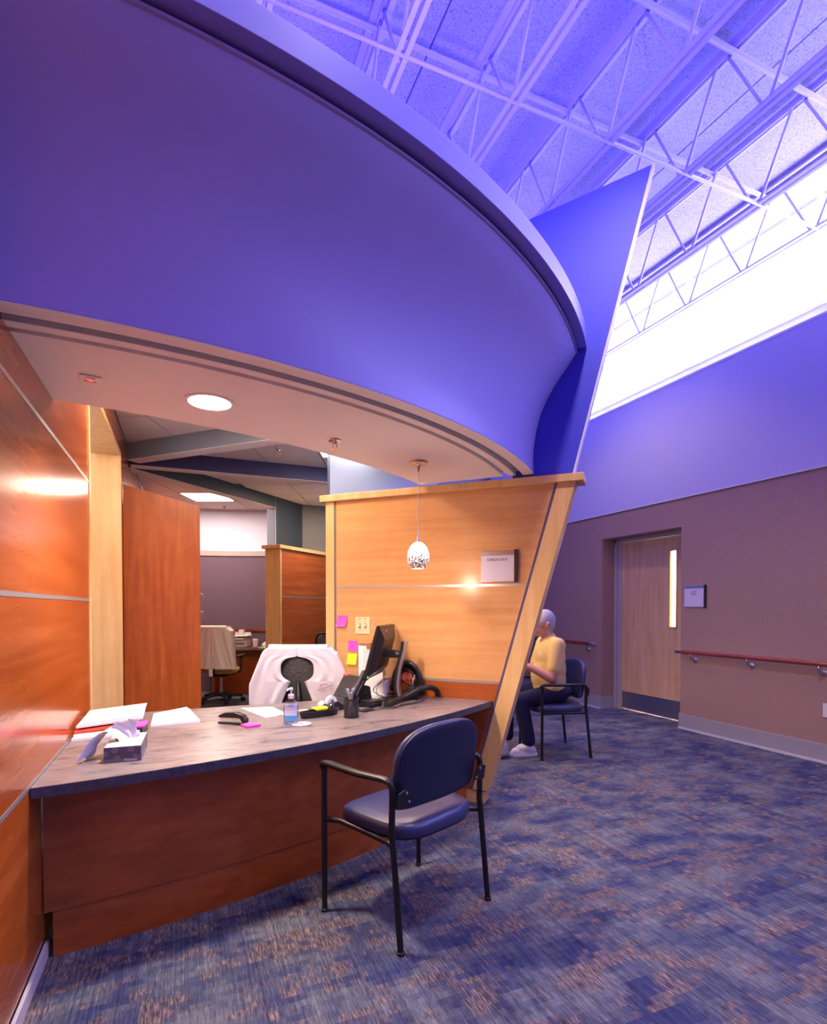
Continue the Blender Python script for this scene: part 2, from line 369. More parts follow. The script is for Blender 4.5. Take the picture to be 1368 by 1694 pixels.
def knit():
    m, t, p = new_mat('grey mesh fabric'); tc = N(t, 'ShaderNodeTexCoord'); mp = N(t, 'ShaderNodeMapping'); mp.inputs['Scale'].default_value = (20, 20, 240)
    t.links.new(tc.outputs['Object'], mp.inputs['Vector']); n = N(t, 'ShaderNodeTexNoise', Scale=2.0, Detail=3.0); t.links.new(mp.outputs[0], n.inputs['Vector'])
    r = N(t, 'ShaderNodeValToRGB'); r.color_ramp.elements[0].position = .35; r.color_ramp.elements[0].color = (.035, .033, .033, 1); r.color_ramp.elements[1].position = .65; r.color_ramp.elements[1].color = (.15, .145, .14, 1)
    t.links.new(n.outputs['Fac'], r.inputs[0]); t.links.new(r.outputs[0], p.inputs['Base Color']); p.inputs['Roughness'].default_value = .8; return m
M['knit'] = knit()
def floral():
    m, t, p = new_mat('leaf printed carton'); tc = N(t, 'ShaderNodeTexCoord')
    v = N(t, 'ShaderNodeTexVoronoi', Scale=32.0); t.links.new(tc.outputs['Object'], v.inputs['Vector'])
    r = N(t, 'ShaderNodeValToRGB'); r.color_ramp.interpolation = 'CONSTANT'; e = r.color_ramp.elements; e[0].position = 0; e[0].color = (.17, .15, .21, 1); e[1].position = .42; e[1].color = (.085, .075, .125, 1)
    t.links.new(v.outputs['Distance'], r.inputs[0]); t.links.new(r.outputs[0], p.inputs['Base Color']); p.inputs['Roughness'].default_value = .4; return m
M['floral'] = floral()
def printed(name, ink=(.25, .25, .3), base=(.84, .83, .85), lines=130, cut=.62, tint=None):
    m, t, p = new_mat(name); tc = N(t, 'ShaderNodeTexCoord'); mp = N(t, 'ShaderNodeMapping'); mp.inputs['Scale'].default_value = (1, 1, 1)
    t.links.new(tc.outputs['Object'], mp.inputs['Vector'])
    w = N(t, 'ShaderNodeTexWave', Scale=lines/6.28, Distortion=0.0); w.bands_direction = 'Y' if tint is None else tint; t.links.new(mp.outputs[0], w.inputs['Vector'])
    n = N(t, 'ShaderNodeTexNoise', Scale=260.0, Detail=0.0); t.links.new(tc.outputs['Object'], n.inputs['Vector'])
    a = N(t, 'ShaderNodeMath', _operation='MULTIPLY'); t.links.new(w.outputs['Fac'], a.inputs[0]); t.links.new(n.outputs['Fac'], a.inputs[1])
    r = N(t, 'ShaderNodeValToRGB'); r.color_ramp.interpolation = 'CONSTANT'; e = r.color_ramp.elements; e[0].color = (*base, 1); e[1].position = cut*.75; e[1].color = (*ink, 1)
    t.links.new(a.outputs[0], r.inputs[0]); t.links.new(r.outputs[0], p.inputs['Base Color']); p.inputs['Roughness'].default_value = .6; return m
M['printed'] = printed('printed paper')
M['printedz'] = printed('printed paper upright', tint='Z')
def shade():
    m, t, p = new_mat('speckled glass shade'); tc = N(t, 'ShaderNodeTexCoord')
    v = N(t, 'ShaderNodeTexNoise', Scale=120.0, Detail=2.0); t.links.new(tc.outputs['Object'], v.inputs['Vector'])
    sp = N(t, 'ShaderNodeSeparateXYZ'); t.links.new(tc.outputs['Object'], sp.inputs[0])
    # denser dark frit towards the rim (z local 0 = rim)
    mr = N(t, 'ShaderNodeMapRange'); mr.inputs[1].default_value = .0; mr.inputs[2].default_value = .10; mr.inputs[3].default_value = .66; mr.inputs[4].default_value = .36
    t.links.new(sp.outputs[2], mr.inputs[0])
    lt = N(t, 'ShaderNodeMath', _operation='LESS_THAN'); t.links.new(v.outputs['Fac'], lt.inputs[0]); t.links.new(mr.outputs[0], lt.inputs[1])
    mx = N(t, 'ShaderNodeMix', _data_type='RGBA'); t.links.new(lt.outputs[0], mx.inputs[0]); mx.inputs[6].default_value = (.95, .9, .85, 1); mx.inputs[7].default_value = (.06, .03, .03, 1)
    t.links.new(mx.outputs[2], p.inputs['Base Color'])
    em = N(t, 'ShaderNodeMix', _data_type='RGBA'); t.links.new(lt.outputs[0], em.inputs[0]); em.inputs[6].default_value = (1, .86, .78, 1); em.inputs[7].default_value = (.10, .05, .05, 1)
    t.links.new(em.outputs[2], p.inputs['Emission Color']); p.inputs['Emission Strength'].default_value = 1.7; p.inputs['Roughness'].default_value = .15
    return m
M['shade'] = shade()

# ------------------------------------------------------------------ structure
XL, XR = -.495, 5.0
struct('floor', MB().box(-1.6, -4, -.1, 6.0, 10.2, 0), M['carpet'])
ZD = 5.2
# lobby ceiling: wood fibre planks laid across the joists
JX = [-.35, .42, 1.20, 1.975, 2.745, 3.49, 4.305, 5.03]
ceil = sroot('ceiling')
obj('deck_backing', MB().box(-.7, -4, ZD+.07, 5.2, 10.2, ZD+.12), M['groove'], ceil)
edges = [-.6]
for a, b in zip(JX[:-1], JX[1:]):
    edges.append(a)
edges.append(5.06)
mids = {3: .42, 6: .55}
xs = [-.6, .42, 1.20, 1.60, 1.975, 2.745, 3.49, 3.93, 4.305, 5.06]
ys = [-4, -1.6, .8, 3.2, 5.6, 8.0, 10.2]
for i in range(len(xs)-1):
    for j in range(len(ys)-1):
        o_ = .4*(i % 2)
        y0 = ys[j]-o_ if j else -4; y1 = ys[j+1]-o_ if j < len(ys)-2 else 10.2
        obj('deck_panel', MB().bbox(xs[i]+.006, y0+.0002, ZD, xs[i+1]-.006, y1-.0002, ZD+.06, .0008), M['tectum'], ceil)

# left wall: cherry panels with aluminium strips, cased opening, continuing behind
wl = sroot('wall_left')
obj('wall_core', MB().box(-.72, -4, 0, -.515, 3.6, ZD).box(-.72, 5.29, 0, -.515, 9.7, ZD).box(-.72, 3.6, 2.64, -.515, 5.29, ZD), M['taupedark'], wl)
zs = [.06, .703, 1.362, 2.03, 2.70, 3.36, 4.03, 4.7, ZD]
pn = [(-4, -1.2), (-1.2, 1.25), (1.25, 3.60)]
for y0, y1 in [(-4, 3.60)]:
    for k in range(len(zs)-1):
        obj('wood_panel', MB().bbox(-.52, y0+.002, zs[k]+.008, XL, y1-.002, zs[k+1]-.008, .002), M['cherry_y'], wl)
        if k: obj('metal_strip', MB().box(-.52, y0, zs[k]-.008, XL+.0015, y1, zs[k]+.008), M['alu'], wl)
for k in range(1, len(zs)-1):
    pass
obj('wood_panel', MB().bbox(-.52, 3.605, 2.645, XL, 5.29, 2.86, .002), M['cherry_y'], wl)
obj('wood_panel', MB().bbox(-.52, 5.31, 0, XL, 9.3, 2.86, .002), M['cherry_y'], wl)
b = struct('baseboard_left', MB().box(XL, -4, 0, XL+.012, 2.44, .055), flat('pale skirting', (.62, .56, .56), .4))
# maple lined opening
t1 = sroot('trim_1')
obj('jamb', MB().bbox(-.72, 5.27, 0, XL+.006, 5.31, 2.64), M['maple'], t1)
obj('jamb', MB().bbox(-.72, 3.58, 0, XL+.006, 3.612, 2.64), M['maple'], t1)
obj('header', MB().bbox(-.72, 3.612, 2.61, XL+.006, 5.27, 2.65), M['maple'], t1)
struct('wall_side_room', MB().box(-1.6, 3.4, 0, -1.5, 5.5, 2.9).box(-1.5, 5.32, 0, -.72, 5.4, 2.9).box(-1.5, 3.4, 0, -.72, 3.5, 2.9).box(-1.5, 3.5, 2.88, -.72, 5.4, 2.92), M['lav'])

# right wall
wr = sroot('wall_right')
YA, YB = 4.39, 5.615
obj('wallcovering', MB().box(5.0, -4, 0, 5.25, YA, 2.513).box(5.0, YB, 0, 5.25, 10.2, 2.513).box(5.0, YA, 2.2, 5.25, YB, 2.513), M['taupe'], wr)
obj('upper_wall', MB().box(4.988, -4, 2.52, 5.3, 10.2, 3.80), M['wallblue'], wr)
obj('edge_trim', MB().box(4.985, -4, 2.508, 5.0, 10.2, 2.52), M['offwhite'], wr)
obj('alcove_wall', MB().box(5.25, YB+.05, 0, 5.4, 10.2, 2.52).box(5.25, -4, 0, 5.4, YA-.1, 2.52).box(5.25, YA-.1, 2.28, 5.4, YB+.1, 2.52), M['taupe'], wr)
def baseb(name, segs, h=.16):
    mb = MB()
    for (x0, y0, x1, y1) in segs: mb.box(x0, y0, 0, x1, y1, h)
    o = struct(name, mb, flat_base, bevel=.003); return o
flat_base = flat('grey rubber base', (.36, .34, .34), .4)
basetop = flat('pale base toe', (.6, .58, .58), .4)
b = baseb('baseboard_right', [(4.988, -4, 5.0, YA+.0), (4.988, YB, 5.0, 10.2), (5.0, YB-.012, 5.245, YB), (4.988, YA, 5.24, YA+.012)])
obj('base_toe', MB().box(4.97, -4, 0, 4.988, YA, .018).box(4.97, YB, 0, 4.988, 10.2, .018), basetop, b)
# alcove door
d = sroot('door_1', (5.25, 5.05, 0))
frame_m = flat('door frame paint', (.42, .38, .40), .4)
obj('door_frame', MB().box(5.20, 5.57, 0, 5.30, 5.615, 2.2).box(5.225, 5.52, 0, 5.30, 5.57, 2.155).box(5.20, 4.40, 2.155, 5.30, 5.615, 2.2).box(5.20, 4.40, 0, 5.30, 4.445, 2.155), frame_m, d, bevel=.004)
lf = MB()
lf.box(5.24, 4.86, .02, 5.285, 5.52, 2.15).box(5.24, 4.45, .02, 5.285, 4.66, 2.15).box(5.24, 4.66, 1.98, 5.285, 4.86, 2.15).box(5.24, 4.66, .02, 5.285, 4.86, 1.09)
leaf = obj('door_leaf', lf, M['door'], d)
obj('lite_frame', MB().box(5.232, 4.65, 1.08, 5.24, 4.665, 1.99).box(5.232, 4.75, 1.08, 5.24, 4.765, 1.99).box(5.232, 4.65, 1.98, 5.24, 4.765, 1.995).box(5.232, 4.65, 1.08, 5.24, 4.765, 1.095), M['door'], leaf)
leaf_fill = obj('lite_rail', MB().box(5.24, 4.765, 1.09, 5.285, 4.86, 1.98), M['door'], leaf)
obj('glass_lite', MB().box(5.258, 4.66, 1.09, 5.264, 4.765, 1.98), M['glass'], leaf)
obj('kick_plate', MB().box(5.236, 4.47, .03, 5.24, 5.50, .24), M['steel'], leaf)
obj('door_closer', MB().bbox(5.215, 5.45, 2.16, 5.24, 5.56, 2.185), M['black'], d)
obj('hinge', MB().box(5.232, 5.515, 1.8, 5.242, 5.53, 1.9).box(5.232, 5.515, .2, 5.242, 5.53, .3), M['steel'], d)

struct('wall_side_hall', MB().box(6.3, 3.6, 0, 6.4, 6.6, 2.5).box(5.4, 3.6, 0, 6.4, 3.7, 2.5).box(5.4, 6.5, 0, 6.4, 6.6, 2.5).box(5.4, 3.6, 2.5, 6.4, 6.6, 2.6), M['white'])
struct('floor_side_hall', MB().box(5.9, 3.6, -.1, 6.4, 6.6, 0), M['carpet'])
area('side_hall_lamp', (5.85, 5.0, 2.45), (0, 0, 0), .6, 1.2, 260, (1, .86, .74))
# clerestory
w1 = sroot('window_1', (5.1, 3, 3.8))
def translucent():  # translucency brightens the bars in place of window glare
    m, t, p = new_mat('white glazing bar with window glare'); o = t.nodes['Material Output']
    tl_ = N(t, 'ShaderNodeBsdfTranslucent'); tl_.inputs[0].default_value = (.9, .9, .92, 1)
    mx = N(t, 'ShaderNodeMixShader'); mx.inputs[0].default_value = .55; p.inputs['Base Color'].default_value = (.85, .85, .87, 1)
    t.links.new(p.outputs[0], mx.inputs[1]); t.links.new(tl_.outputs[0], mx.inputs[2]); t.links.new(mx.outputs[0], o.inputs[0]); return m
M['bar'] = translucent()
wf = flat('white window frame', (.8, .8, .82), .4)
obj('window_sill', MB().loft([[(4.985, y, 3.79), (5.2, y, 3.79), (5.2, y, 3.96), (5.15, y, 3.96), (4.995, y, 3.81), (4.985, y, 3.81)] for y in (-4, 10.2)]), wf, w1)
obj('window_frame', MB().box(5.14, -4, 3.955, 5.19, 10.2, 3.985).box(5.12, -4, 5.14, 5.19, 10.2, 5.2), M['bar'], w1)
for y in [3.11+1.34*k for k in range(-5, 5)]:
    obj('mullion', MB().box(5.145, y-.018, 3.98, 5.185, y+.018, 5.15), M['bar'], w1)
yy = [-4]+[3.11+1.34*k for k in range(-5, 5)]+[10.2]
for a, c in zip(yy[:-1], yy[1:]):
    obj('pane', MB().box(5.163, a+.018, 3.98, 5.168, c-.018, 5.145), M['glass'], w1)
# roof eave outside
ev = sroot('trim_2', (5.5, 3, 5.25))
for k in range(4):
    obj('eave_board', MB().box(5.20+k*.11, -4, 5.27, 5.30+k*.11, 10.2, 5.29), wf, ev)
obj('gutter', MB().tube([(5.70, -4, 5.23), (5.70, 10.2, 5.23)], .055, 14), wf, ev, smooth=40)
obj('edge_beam', MB().box(5.0, -4, 5.15, 5.07, 10.2, 5.32), M['joist'], ev)
obj('roof_cover', MB().box(-.8, -4.1, 5.32, 5.75, 10.3, 5.36), M['groove'], ev)

struct('wall_front', MB().box(-.8, -4.1, 0, 5.3, -4, 5.3), M['wallblue'])
struct('wall_rear', MB().box(2.42, 8.40, 0, 5.0, 8.5, ZD).box(-.7, 8.40, 3.0, 2.42, 8.5, ZD).box(1.64, 8.34, 0, 2.42, 8.4, 2.95), M['taupedark'])

# back office: curved rear wall with wallcovering below, ceiling tiles, beams
def arc_wall(cx, cy, R, a0, a1, z0, z1, th=.06, n=24):
    mb = MB(); rings = []
    for k in range(n+1):
        a = a0+(a1-a0)*k/n; x, y = sin(a), cos(a)
        rings.append([(cx+R*x, cy+R*y, z0), (cx+(R+th)*x, cy+(R+th)*y, z0), (cx+(R+th)*x, cy+(R+th)*y, z1), (cx+R*x, cy+R*y, z1)])
    return mb.loft(rings)
wb = sroot('wall_back')
obj('upper_wall', arc_wall(-.1, 6.35, 2.97, radians(-12), radians(48), 2.22, 2.9), M['lav'], wb, smooth=30)
obj('wallcovering', arc_wall(-.1, 6.35, 2.965, radians(-12), radians(48), 0, 2.2), flat('mauve wallcovering', (.15, .10, .155), .8, noise=.1, nscale=80), wb, smooth=30)
obj('ledge', arc_wall(-.1, 6.35, 2.945, radians(-12), radians(48), 2.14, 2.22, .12), flat('ledge trim', (.42, .36, .38), .5), wb, smooth=30)
obj('chair_rail', arc_wall(-.1, 6.35, 2.945, radians(-12), radians(48), .94, .975, .03), M['rail'], wb, smooth=30)

ZC, ZB = 2.88, 2.72
def clip(poly, n, c):  # keep n.p <= c
    out = []
    for i in range(len(poly)):
        a, b_ = poly[i], poly[(i+1) % len(poly)]
        da, db = a[0]*n[0]+a[1]*n[1]-c, b_[0]*n[0]+b_[1]*n[1]-c
        if da <= 0: out.append(a)
        if (da < 0 < db) or (db < 0 < da):
            t_ = da/(da-db); out.append((a[0]+t_*(b_[0]-a[0]), a[1]+t_*(b_[1]-a[1])))
    return out
cb = sroot('ceiling_back', (1, 6, ZC))
tile_m = flat('ceiling tile', (.80, .75, .72), .9, noise=.06, nscale=150, bump=.15)
tbar = flat('ceiling grid', (.66, .62, .6), .5)
obj('grid_backing', MB().prism([(XL, 2.8), (1.6, 3.4), (2.4, 3.9), (2.4, 8.4), (1.9, 9.4), (XL, 9.6)], ZC+.012, ZC+.03), flat('grid shadow', (.2, .19, .19), .8), cb)
au = radians(22.5); U = (sin(au), cos(au)); V = (cos(au), -sin(au))
bnd = [((-1, 0), .495), ((1, 0), 2.38), ((0, 1), 9.38), ((-.0, -1), -2.9)]
lights_uv = []
def tiles(u0, v0, iu, iv, extra, skip):
    for i in iu:
        for j in iv:
            ua, va = u0+i*.61, v0+j*.61
            if (i, j) in skip: continue
            g = .007
            P = [(ua+g, va+g), (ua+.61-g, va+g), (ua+.61-g, va+.61-g), (ua+g, va+.61-g)]
            P = [(u*U[0]+v*V[0], u*U[1]+v*V[1]) for u, v in P]
            for n_, c_ in bnd+extra:
                if len(P) >= 3: P = clip(P, n_, c_)
            if len(P) < 3: continue
            ar = abs(sum(P[k][0]*P[(k+1) % len(P)][1]-P[(k+1) % len(P)][0]*P[k][1] for k in range(len(P))))/2
            if ar < .01: continue
            obj('ceiling_tile', MB().prism(P, ZC, ZC+.012), tile_m, cb)
r2 = sqrt(.5)
tiles(5.12-.61*6, -.94-.61*7, range(0, 15), range(0, 13), [((-r2, r2), 6.69*r2)], {(6, 7)})
tiles(7.47-.61*4, -3.18-.61*4, range(0, 9), range(0, 11), [((r2, -r2), -6.69*r2)], {(4, 4)})
def troffer(u, v, label, power):
    c = ((u+.305)*U[0]+(v+.305)*V[0], (u+.305)*U[1]+(v+.305)*V[1])
    t_ = thing('ceiling_light', label, 'light', (c[0], c[1], ZC), -au)
    h = .3
    obj('light_frame', MB().box(-h, -h, -.006, h, -h+.02, .012).box(-h, h-.02, -.006, h, h, .012).box(-h, -h, -.006, -h+.02, h, .012).box(h-.02, -h, -.006, h, h, .012), tbar, t_, world=False)
    obj('diffuser', MB().box(-h+.02, -h+.02, 0, h-.02, h-.02, .008), M['diff'], t_, world=False)
    area('troffer_lamp', (c[0], c[1], ZC-.03), (0, 0, -au), .5, .5, power, OFF)
troffer(7.47, -3.18, 'bright square ceiling light behind the lowest dark beam', 42)
troffer(5.12, -.94, 'bright square ceiling light half hidden behind the white soffit edge', 5)
troffer(4.5, -2.77+.0, 'square ceiling light above the check-out clerk, hidden by the soffit', 34) if False else None
def beam(pts, label, side, end=None):
    t_ = thing('ceiling_beam', label, 'beam', (pts[0][0], pts[0][1], ZB))
    obj('beam_side', MB().prism(pts, ZB+.004, ZC+.01), side, t_)
    obj('beam_underside', MB().prism(pts, ZB, ZB+.004), M['white'], t_)
    return t_
w_ = .14
def strip(p, q, nrm, w):
    return [p, q, (q[0]+nrm[0]*w, q[1]+nrm[1]*w), (p[0]+nrm[0]*w, p[1]+nrm[1]*w)]
beam(strip((XL, 5.865), (1.95, 3.42), (r2, r2), .14), 'grey-blue ceiling beam nearest the white soffit, running diagonally to the left', flat('daylit front beam paint', (.24, .30, .37), .5))  # side colour lightened to stand in for daylight on this beam
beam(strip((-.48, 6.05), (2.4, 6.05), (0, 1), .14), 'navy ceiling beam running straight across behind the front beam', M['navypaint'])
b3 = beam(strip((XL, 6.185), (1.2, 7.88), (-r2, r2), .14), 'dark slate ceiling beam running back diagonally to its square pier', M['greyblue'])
# pier standing on the low partition
pr = strip((1.2, 7.88), (1.66, 8.34), (-r2, r2), .14)
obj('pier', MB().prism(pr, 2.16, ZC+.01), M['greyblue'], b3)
obj('pier_end', MB().prism(strip((1.185, 7.865), (1.2, 7.88), (-r2, r2), .14), 2.16, ZC), M['pale'], b3)

# office enclosure seen above the check-out panel
wo = struct('wall_office', MB().box(1.29, 5.15, 0, 2.42, 5.25, 2.95).box(2.32, 5.25, 0, 2.42, 8.4, 2.95), M['pale'])
CX, CY = -.5, 5.46
def P2(R, f=1.0, cut=5.04, a=None):
    if a is None:
        amax = pi/4+asin((cut-4.96)/(R*sqrt(2))); a = amax*f
    return (CX+R*sin(a), CY-R*cos(a))
def sweep(prof, n=72, cut=5.035, f0=0.0, f1=1.0):
    mb = MB(); rings = []
    for k in range(n+1):
        f = f0+(f1-f0)*k/n; rings.append([(*P2(R, f, cut), z) for R, z in prof])
    return mb.loft(rings)
bk = thing('curved_bulkhead', 'large curved periwinkle bulkhead flaring outward above the reception desk', 'bulkhead', (0.8, 2.2, 2.18))
obj('fascia', sweep([(3.525, 2.18), (3.59, 2.18), (3.585, 2.25), (3.588, 2.33), (3.605, 2.45), (3.635, 2.56), (3.672, 2.64), (3.712, 2.71), (3.755, 2.77), (3.80, 2.83), (3.845, 2.895), (3.85, 2.915), (3.70, 2.93), (3.53, 2.7)]), M['fascia'], bk, smooth=50)
obj('top_lip', sweep([(3.848, 2.925), (3.91, 2.925), (3.912, 3.015), (3.74, 3.015), (3.70, 2.935)]), M['lip'], bk, bevel=.002, smooth=40)
obj('fascia_bead', sweep([(3.835, 2.895), (3.856, 2.90), (3.856, 2.908), (3.835, 2.908)]), M['fascia'], bk, smooth=40)
obj('underside_edge', sweep([(3.52, 2.176), (3.588, 2.176), (3.588, 2.18), (3.52, 2.18)]), M['white'], bk)
obj('groove', sweep([(3.37, 2.205), (3.53, 2.205), (3.53, 2.22), (3.37, 2.22)]), M['reveal'], bk)
obj('groove_riser', sweep([(3.518, 2.18), (3.525, 2.18), (3.525, 2.205), (3.518, 2.205)]).add(*(lambda m: (m.v, m.f))(sweep([(3.468, 2.176), (3.474, 2.176), (3.474, 2.205), (3.468, 2.205)]))), M['reveal'], bk)
obj('soffit_ring', sweep([(3.42, 2.18), (3.468, 2.18), (3.468, 2.2), (3.42, 2.2)]), M['white'], bk)
c2, R2 = (-.903, 6.485), 3.823
sf = MB(); rings = []; n = 60
aI0 = asin((XL-c2[0])/R2); aI1 = atan2(1.53-c2[0], c2[1]-3.538)
inner = []
for k in range(n+1):
    f = k/n; o_ = P2(3.388, f, 5.035); a = aI0+(aI1-aI0)*f; i_ = (c2[0]+R2*sin(a), c2[1]-R2*cos(a)); inner.append(i_)
    rings.append([(*o_, 2.18), (*i_, 2.18), (*i_, 2.26), (*o_, 2.26)])
obj('soffit', sf.loft(rings), M['white'], bk)
bhd = MB(); bhd.loft([[(x, y, 2.26), (x+.02*0, y-.05, 2.26), (x, y-.05, 2.97), (x, y, 2.97)] for x, y in inner])
obj('inner_face', bhd, M['white'], bk)  # unseen face added to close the gap against light leaks
top = [P2(3.66, k/24, 5.035) for k in range(25)]+[(2.42, 5.1), (2.42, 8.4), (XL, 8.4)]
struct('light_stop_slab', MB().prism(top, 2.97, 3.0), M['groove'])  # unseen slab added to keep the blue light out of the office

# blue fin standing on the panel, plane x+y = 5.04
def onp(x, z, off=0): return (x+off*r2, 5.04-x+off*r2, z)
def pslab(pts, o0, o1):
    return MB().extr([onp(x, z, o0) for x, z in pts], ((o1-o0)*r2, (o1-o0)*r2, 0))
fin = thing('blue_fin', 'tall leaning triangular blue fin rising above the check-out panel', 'fin', (2.25, 2.8, 2.16))
obj('fin_face', pslab([(1.98, 2.158), (2.247, 2.158), (2.562, 3.932), (1.2, 3.585), (1.2, 3.02), (1.98, 3.02)], 0, .05), M['fin'], fin)
obj('fin_edge', pslab([(2.247, 2.158), (2.255, 2.158), (2.572, 3.935), (2.562, 3.935)], -.002, .052), M['finedge'], fin)

# check-out panel
pt = thing('leaning_partition', 'beech and maple partition with slanted end beside the check-out desk', 'partition', (1.4, 3.64, 0))
def xe(z): return 1.853+(2.262-1.853)*z/2.11 if z > .085 else 1.84   # slanted outer edge
def sx(z): return xe(z)-.088
obj('core', pslab([(1.0, .02), (1.80, .02), (xe(2.09)-.02, 2.09), (1.0, 2.09)], .012, .10), M['beech'], pt)
obj('end_post', pslab([(1.0-.016, 0), (1.0+.035, 0), (1.0+.035, 2.11), (1.0-.016, 2.11)], -.004, .13), M['maple'], pt, bevel=.002)
obj('metal_strip', pslab([(1.037, .70), (1.044, .70), (1.044, 2.11), (1.037, 2.11)], 0, .015), M['groove'], pt)
obj('slanted_post', pslab([(sx(.09)+.01, .09), (xe(.0901), .09), (xe(2.11), 2.11), (sx(2.11)+.01, 2.11)], -.006, .125), M['maple'], pt, bevel=.002)
obj('slanted_strip', pslab([(sx(.09), .09), (sx(.09)+.009, .09), (sx(2.11)+.009, 2.11), (sx(2.11), 2.11)], -.003, .02), flat('dark blue strip', (.10, .09, .22), .4), pt)
for z0, z1, mt in ((1.476, 2.11, 'beech'), (.828, 1.460, 'beech')):
    obj('wood_panel', pslab([(1.046, z0), (sx(z0)-.002, z0), (sx(z1)-.002, z1), (1.046, z1)], 0, .014), M[mt], pt)
obj('wood_panel', pslab([(1.046, .09), (sx(.09)-.002, .09), (sx(.81)-.002, .81), (1.046, .81)], 0, .014), M['cherry_d'], pt)
for z in (1.468, .819):
    obj('metal_strip', pslab([(1.046, z-.008), (sx(z)-.002, z-.008), (sx(z)-.002, z+.008), (1.046, z+.008)], -.0015, .014), M['alu'], pt)
obj('plinth', pslab([(1.0, 0), (1.85, 0), (1.85, .086), (1.0, .086)], .002, .115), M['maple'], pt, bevel=.002)
obj('cap_rail', pslab([(.958, 2.108), (2.296, 2.108), (2.296, 2.156), (.958, 2.156)], -.03, .155), M['maple'], pt, bevel=.003)

# ------------------------------------------------------------------ roof joists
NY = [3.08+.643*k for k in range(-11, 11)]
ordn = {7: 'farthest right painted roof joist, crossing the bright clerestory glass', 6: 'second painted roof joist from the clerestory window', 5: 'third painted roof joist from the clerestory window',
        4: 'fourth painted roof joist from the clerestory, passing just left of the fin tip', 3: 'fifth painted roof joist from the clerestory window', 2: 'sixth painted roof joist from the clerestory, near the white pole',
        1: 'seventh painted roof joist from the clerestory, above the left of the bulkhead', 0: 'painted roof joist hard against the left wall'}
proto = None
for i, x in enumerate(JX):
    if proto is None:
        t_ = thing('roof_joist', ordn[i], 'joist', (x, 0, 5.15), 0, 'roof joists')
        obj('top_chord', MB().box(-.065, -4, 0, .065, 9.9, .012).box(-.02, -4, -.035, -.014, 9.9, 0).box(.014, -4, -.035, .02, 9.9, 0), M['joist'], t_, world=False)
        obj('bottom_chord', MB().box(-.042, -4, -.59, -.012, 9.9, -.584).box(-.018, -4, -.584, -.012, 9.9, -.555).box(.012, -4, -.59, .042, 9.9, -.584).box(.012, -4, -.584, .018, 9.9, -.555), M['joist'], t_, world=False)
        for y in NY:
            for s_ in (-1, 1):
                obj('web', MB().cyl((0, y+s_*.02, -.572), (0, y+s_*.285, -.01), .0115, n=8), M['joist'], t_, smooth=1, world=False)
        proto = t_
    else:
        dup(proto, (x, 0, 5.15), 0, ordn[i], 'roof joists')
for y, z, lb in ((3.05, 4.57, 'lower steel bridging rod tying the joist bottoms together'), (-.8, 4.57, 'lower steel bridging rod near the entrance')):
    tag(obj('bridging_rod', MB().cyl((XL, y, z), (5.03, y, z), .013, n=8), M['joist'], smooth=1), lb, 'rod')
for y, lb in ((2.665, 'flat upper bridging bar crossing in front of the lower rod'), (3.475, 'flat upper bridging bar beyond the lower rod'), (-1.2, 'flat upper bridging bar near the entrance')):
    tag(obj('bridging_bar', MB().box(XL, y-.022, 5.108, 5.03, y+.022, 5.113).box(XL, y-.002, 5.09, 5.03, y+.002, 5.108), M['joist']), lb, 'bar')
# conduit pole rising behind the bulkhead
O_ = Vector((0, 0, 0))
pl = thing('support_pole', 'slim painted pole rising to the roof behind the bulkhead lip', 'pole', (1.0, 3.95, 3.0))
obj('pole_shaft', MB().cyl((1.0, 3.95, 3.0), (1.0, 3.95, 5.2), .024, n=16), M['joist'], pl, smooth=40)
obj('base_plate', MB().box(.93, 3.88, 3.0, 1.07, 4.02, 3.01), M['joist'], pl)

# ------------------------------------------------------------------ soffit fixtures
dl = thing('downlight', 'bright round recessed downlight in the white soffit', 'downlight', (.104, 2.46, 2.18))
obj('trim_ring', MB().lathe([(.086, 0), (.102, 0), (.103, -.004), (.086, -.004), (.086, 0)], (.104, 2.46, 2.18), 40, False), M['white'], dl, smooth=40)
obj('lens', MB().lathe([(.086, -.003), (.086, .0)], (.104, 2.46, 2.18), 40), M['down'], dl)
spot('downlight_lamp', (.104, 2.46, 2.165), (.2, 2.6, 0), 190, NEUT, 150, .6, .08)
sn = thing('sensor_plate', 'small square white sensor plate with red light in the soffit', 'sensor', (-.32, 2.38, 2.18), radians(10))
obj('plate', MB().bbox(-.038, -.038, -.006, .038, .038, 0, .003), flat('sensor white', (.9, .82, .8), .4), sn, world=False)
obj('indicator', MB().lathe([(.010, -.008), (.010, -.005)], n=12), M['redled'], sn, world=False)
obj('slot', MB().box(-.02, .012, -.0075, .02, .016, -.006).box(-.015, -.02, -.0075, .015, -.017, -.006), M['groove'], sn, world=False)
def sprinkler(loc, label, s=1):
    t_ = thing('sprinkler_head', label, 'sprinkler', loc, .5, 'sprinkler heads')
    q = lambda l: [(r*s, z*s) for r, z in l]
    obj('escutcheon', MB().lathe(q([(.004, 0), (.036, 0), (.034, -.006), (.015, -.01), (.012, -.022)]), n=20), M['chrome'], t_, smooth=50, world=False)
    obj('frame_arms', MB().tube([(-.012*s, 0, -.02*s), (-.014*s, 0, -.035*s), (0, 0, -.046*s), (.014*s, 0, -.035*s), (.012*s, 0, -.02*s)], .003*s, 6), M['chrome'], t_, smooth=1, world=False)
    obj('deflector', MB().lathe(q([(.018, -.048), (.018, -.046)]), n=12), M['chrome'], t_, world=False)
sprinkler((.719, 2.765, 2.18), 'chrome sprinkler head on the white soffit between downlight and pendant')
sprinkler((.872, 5.50, ZC), 'small chrome sprinkler head on the tiled ceiling between the front two beams')
sprinkler((.58, 8.95, ZC), 'tiny chrome sprinkler head on the tiled ceiling beside the far square light')

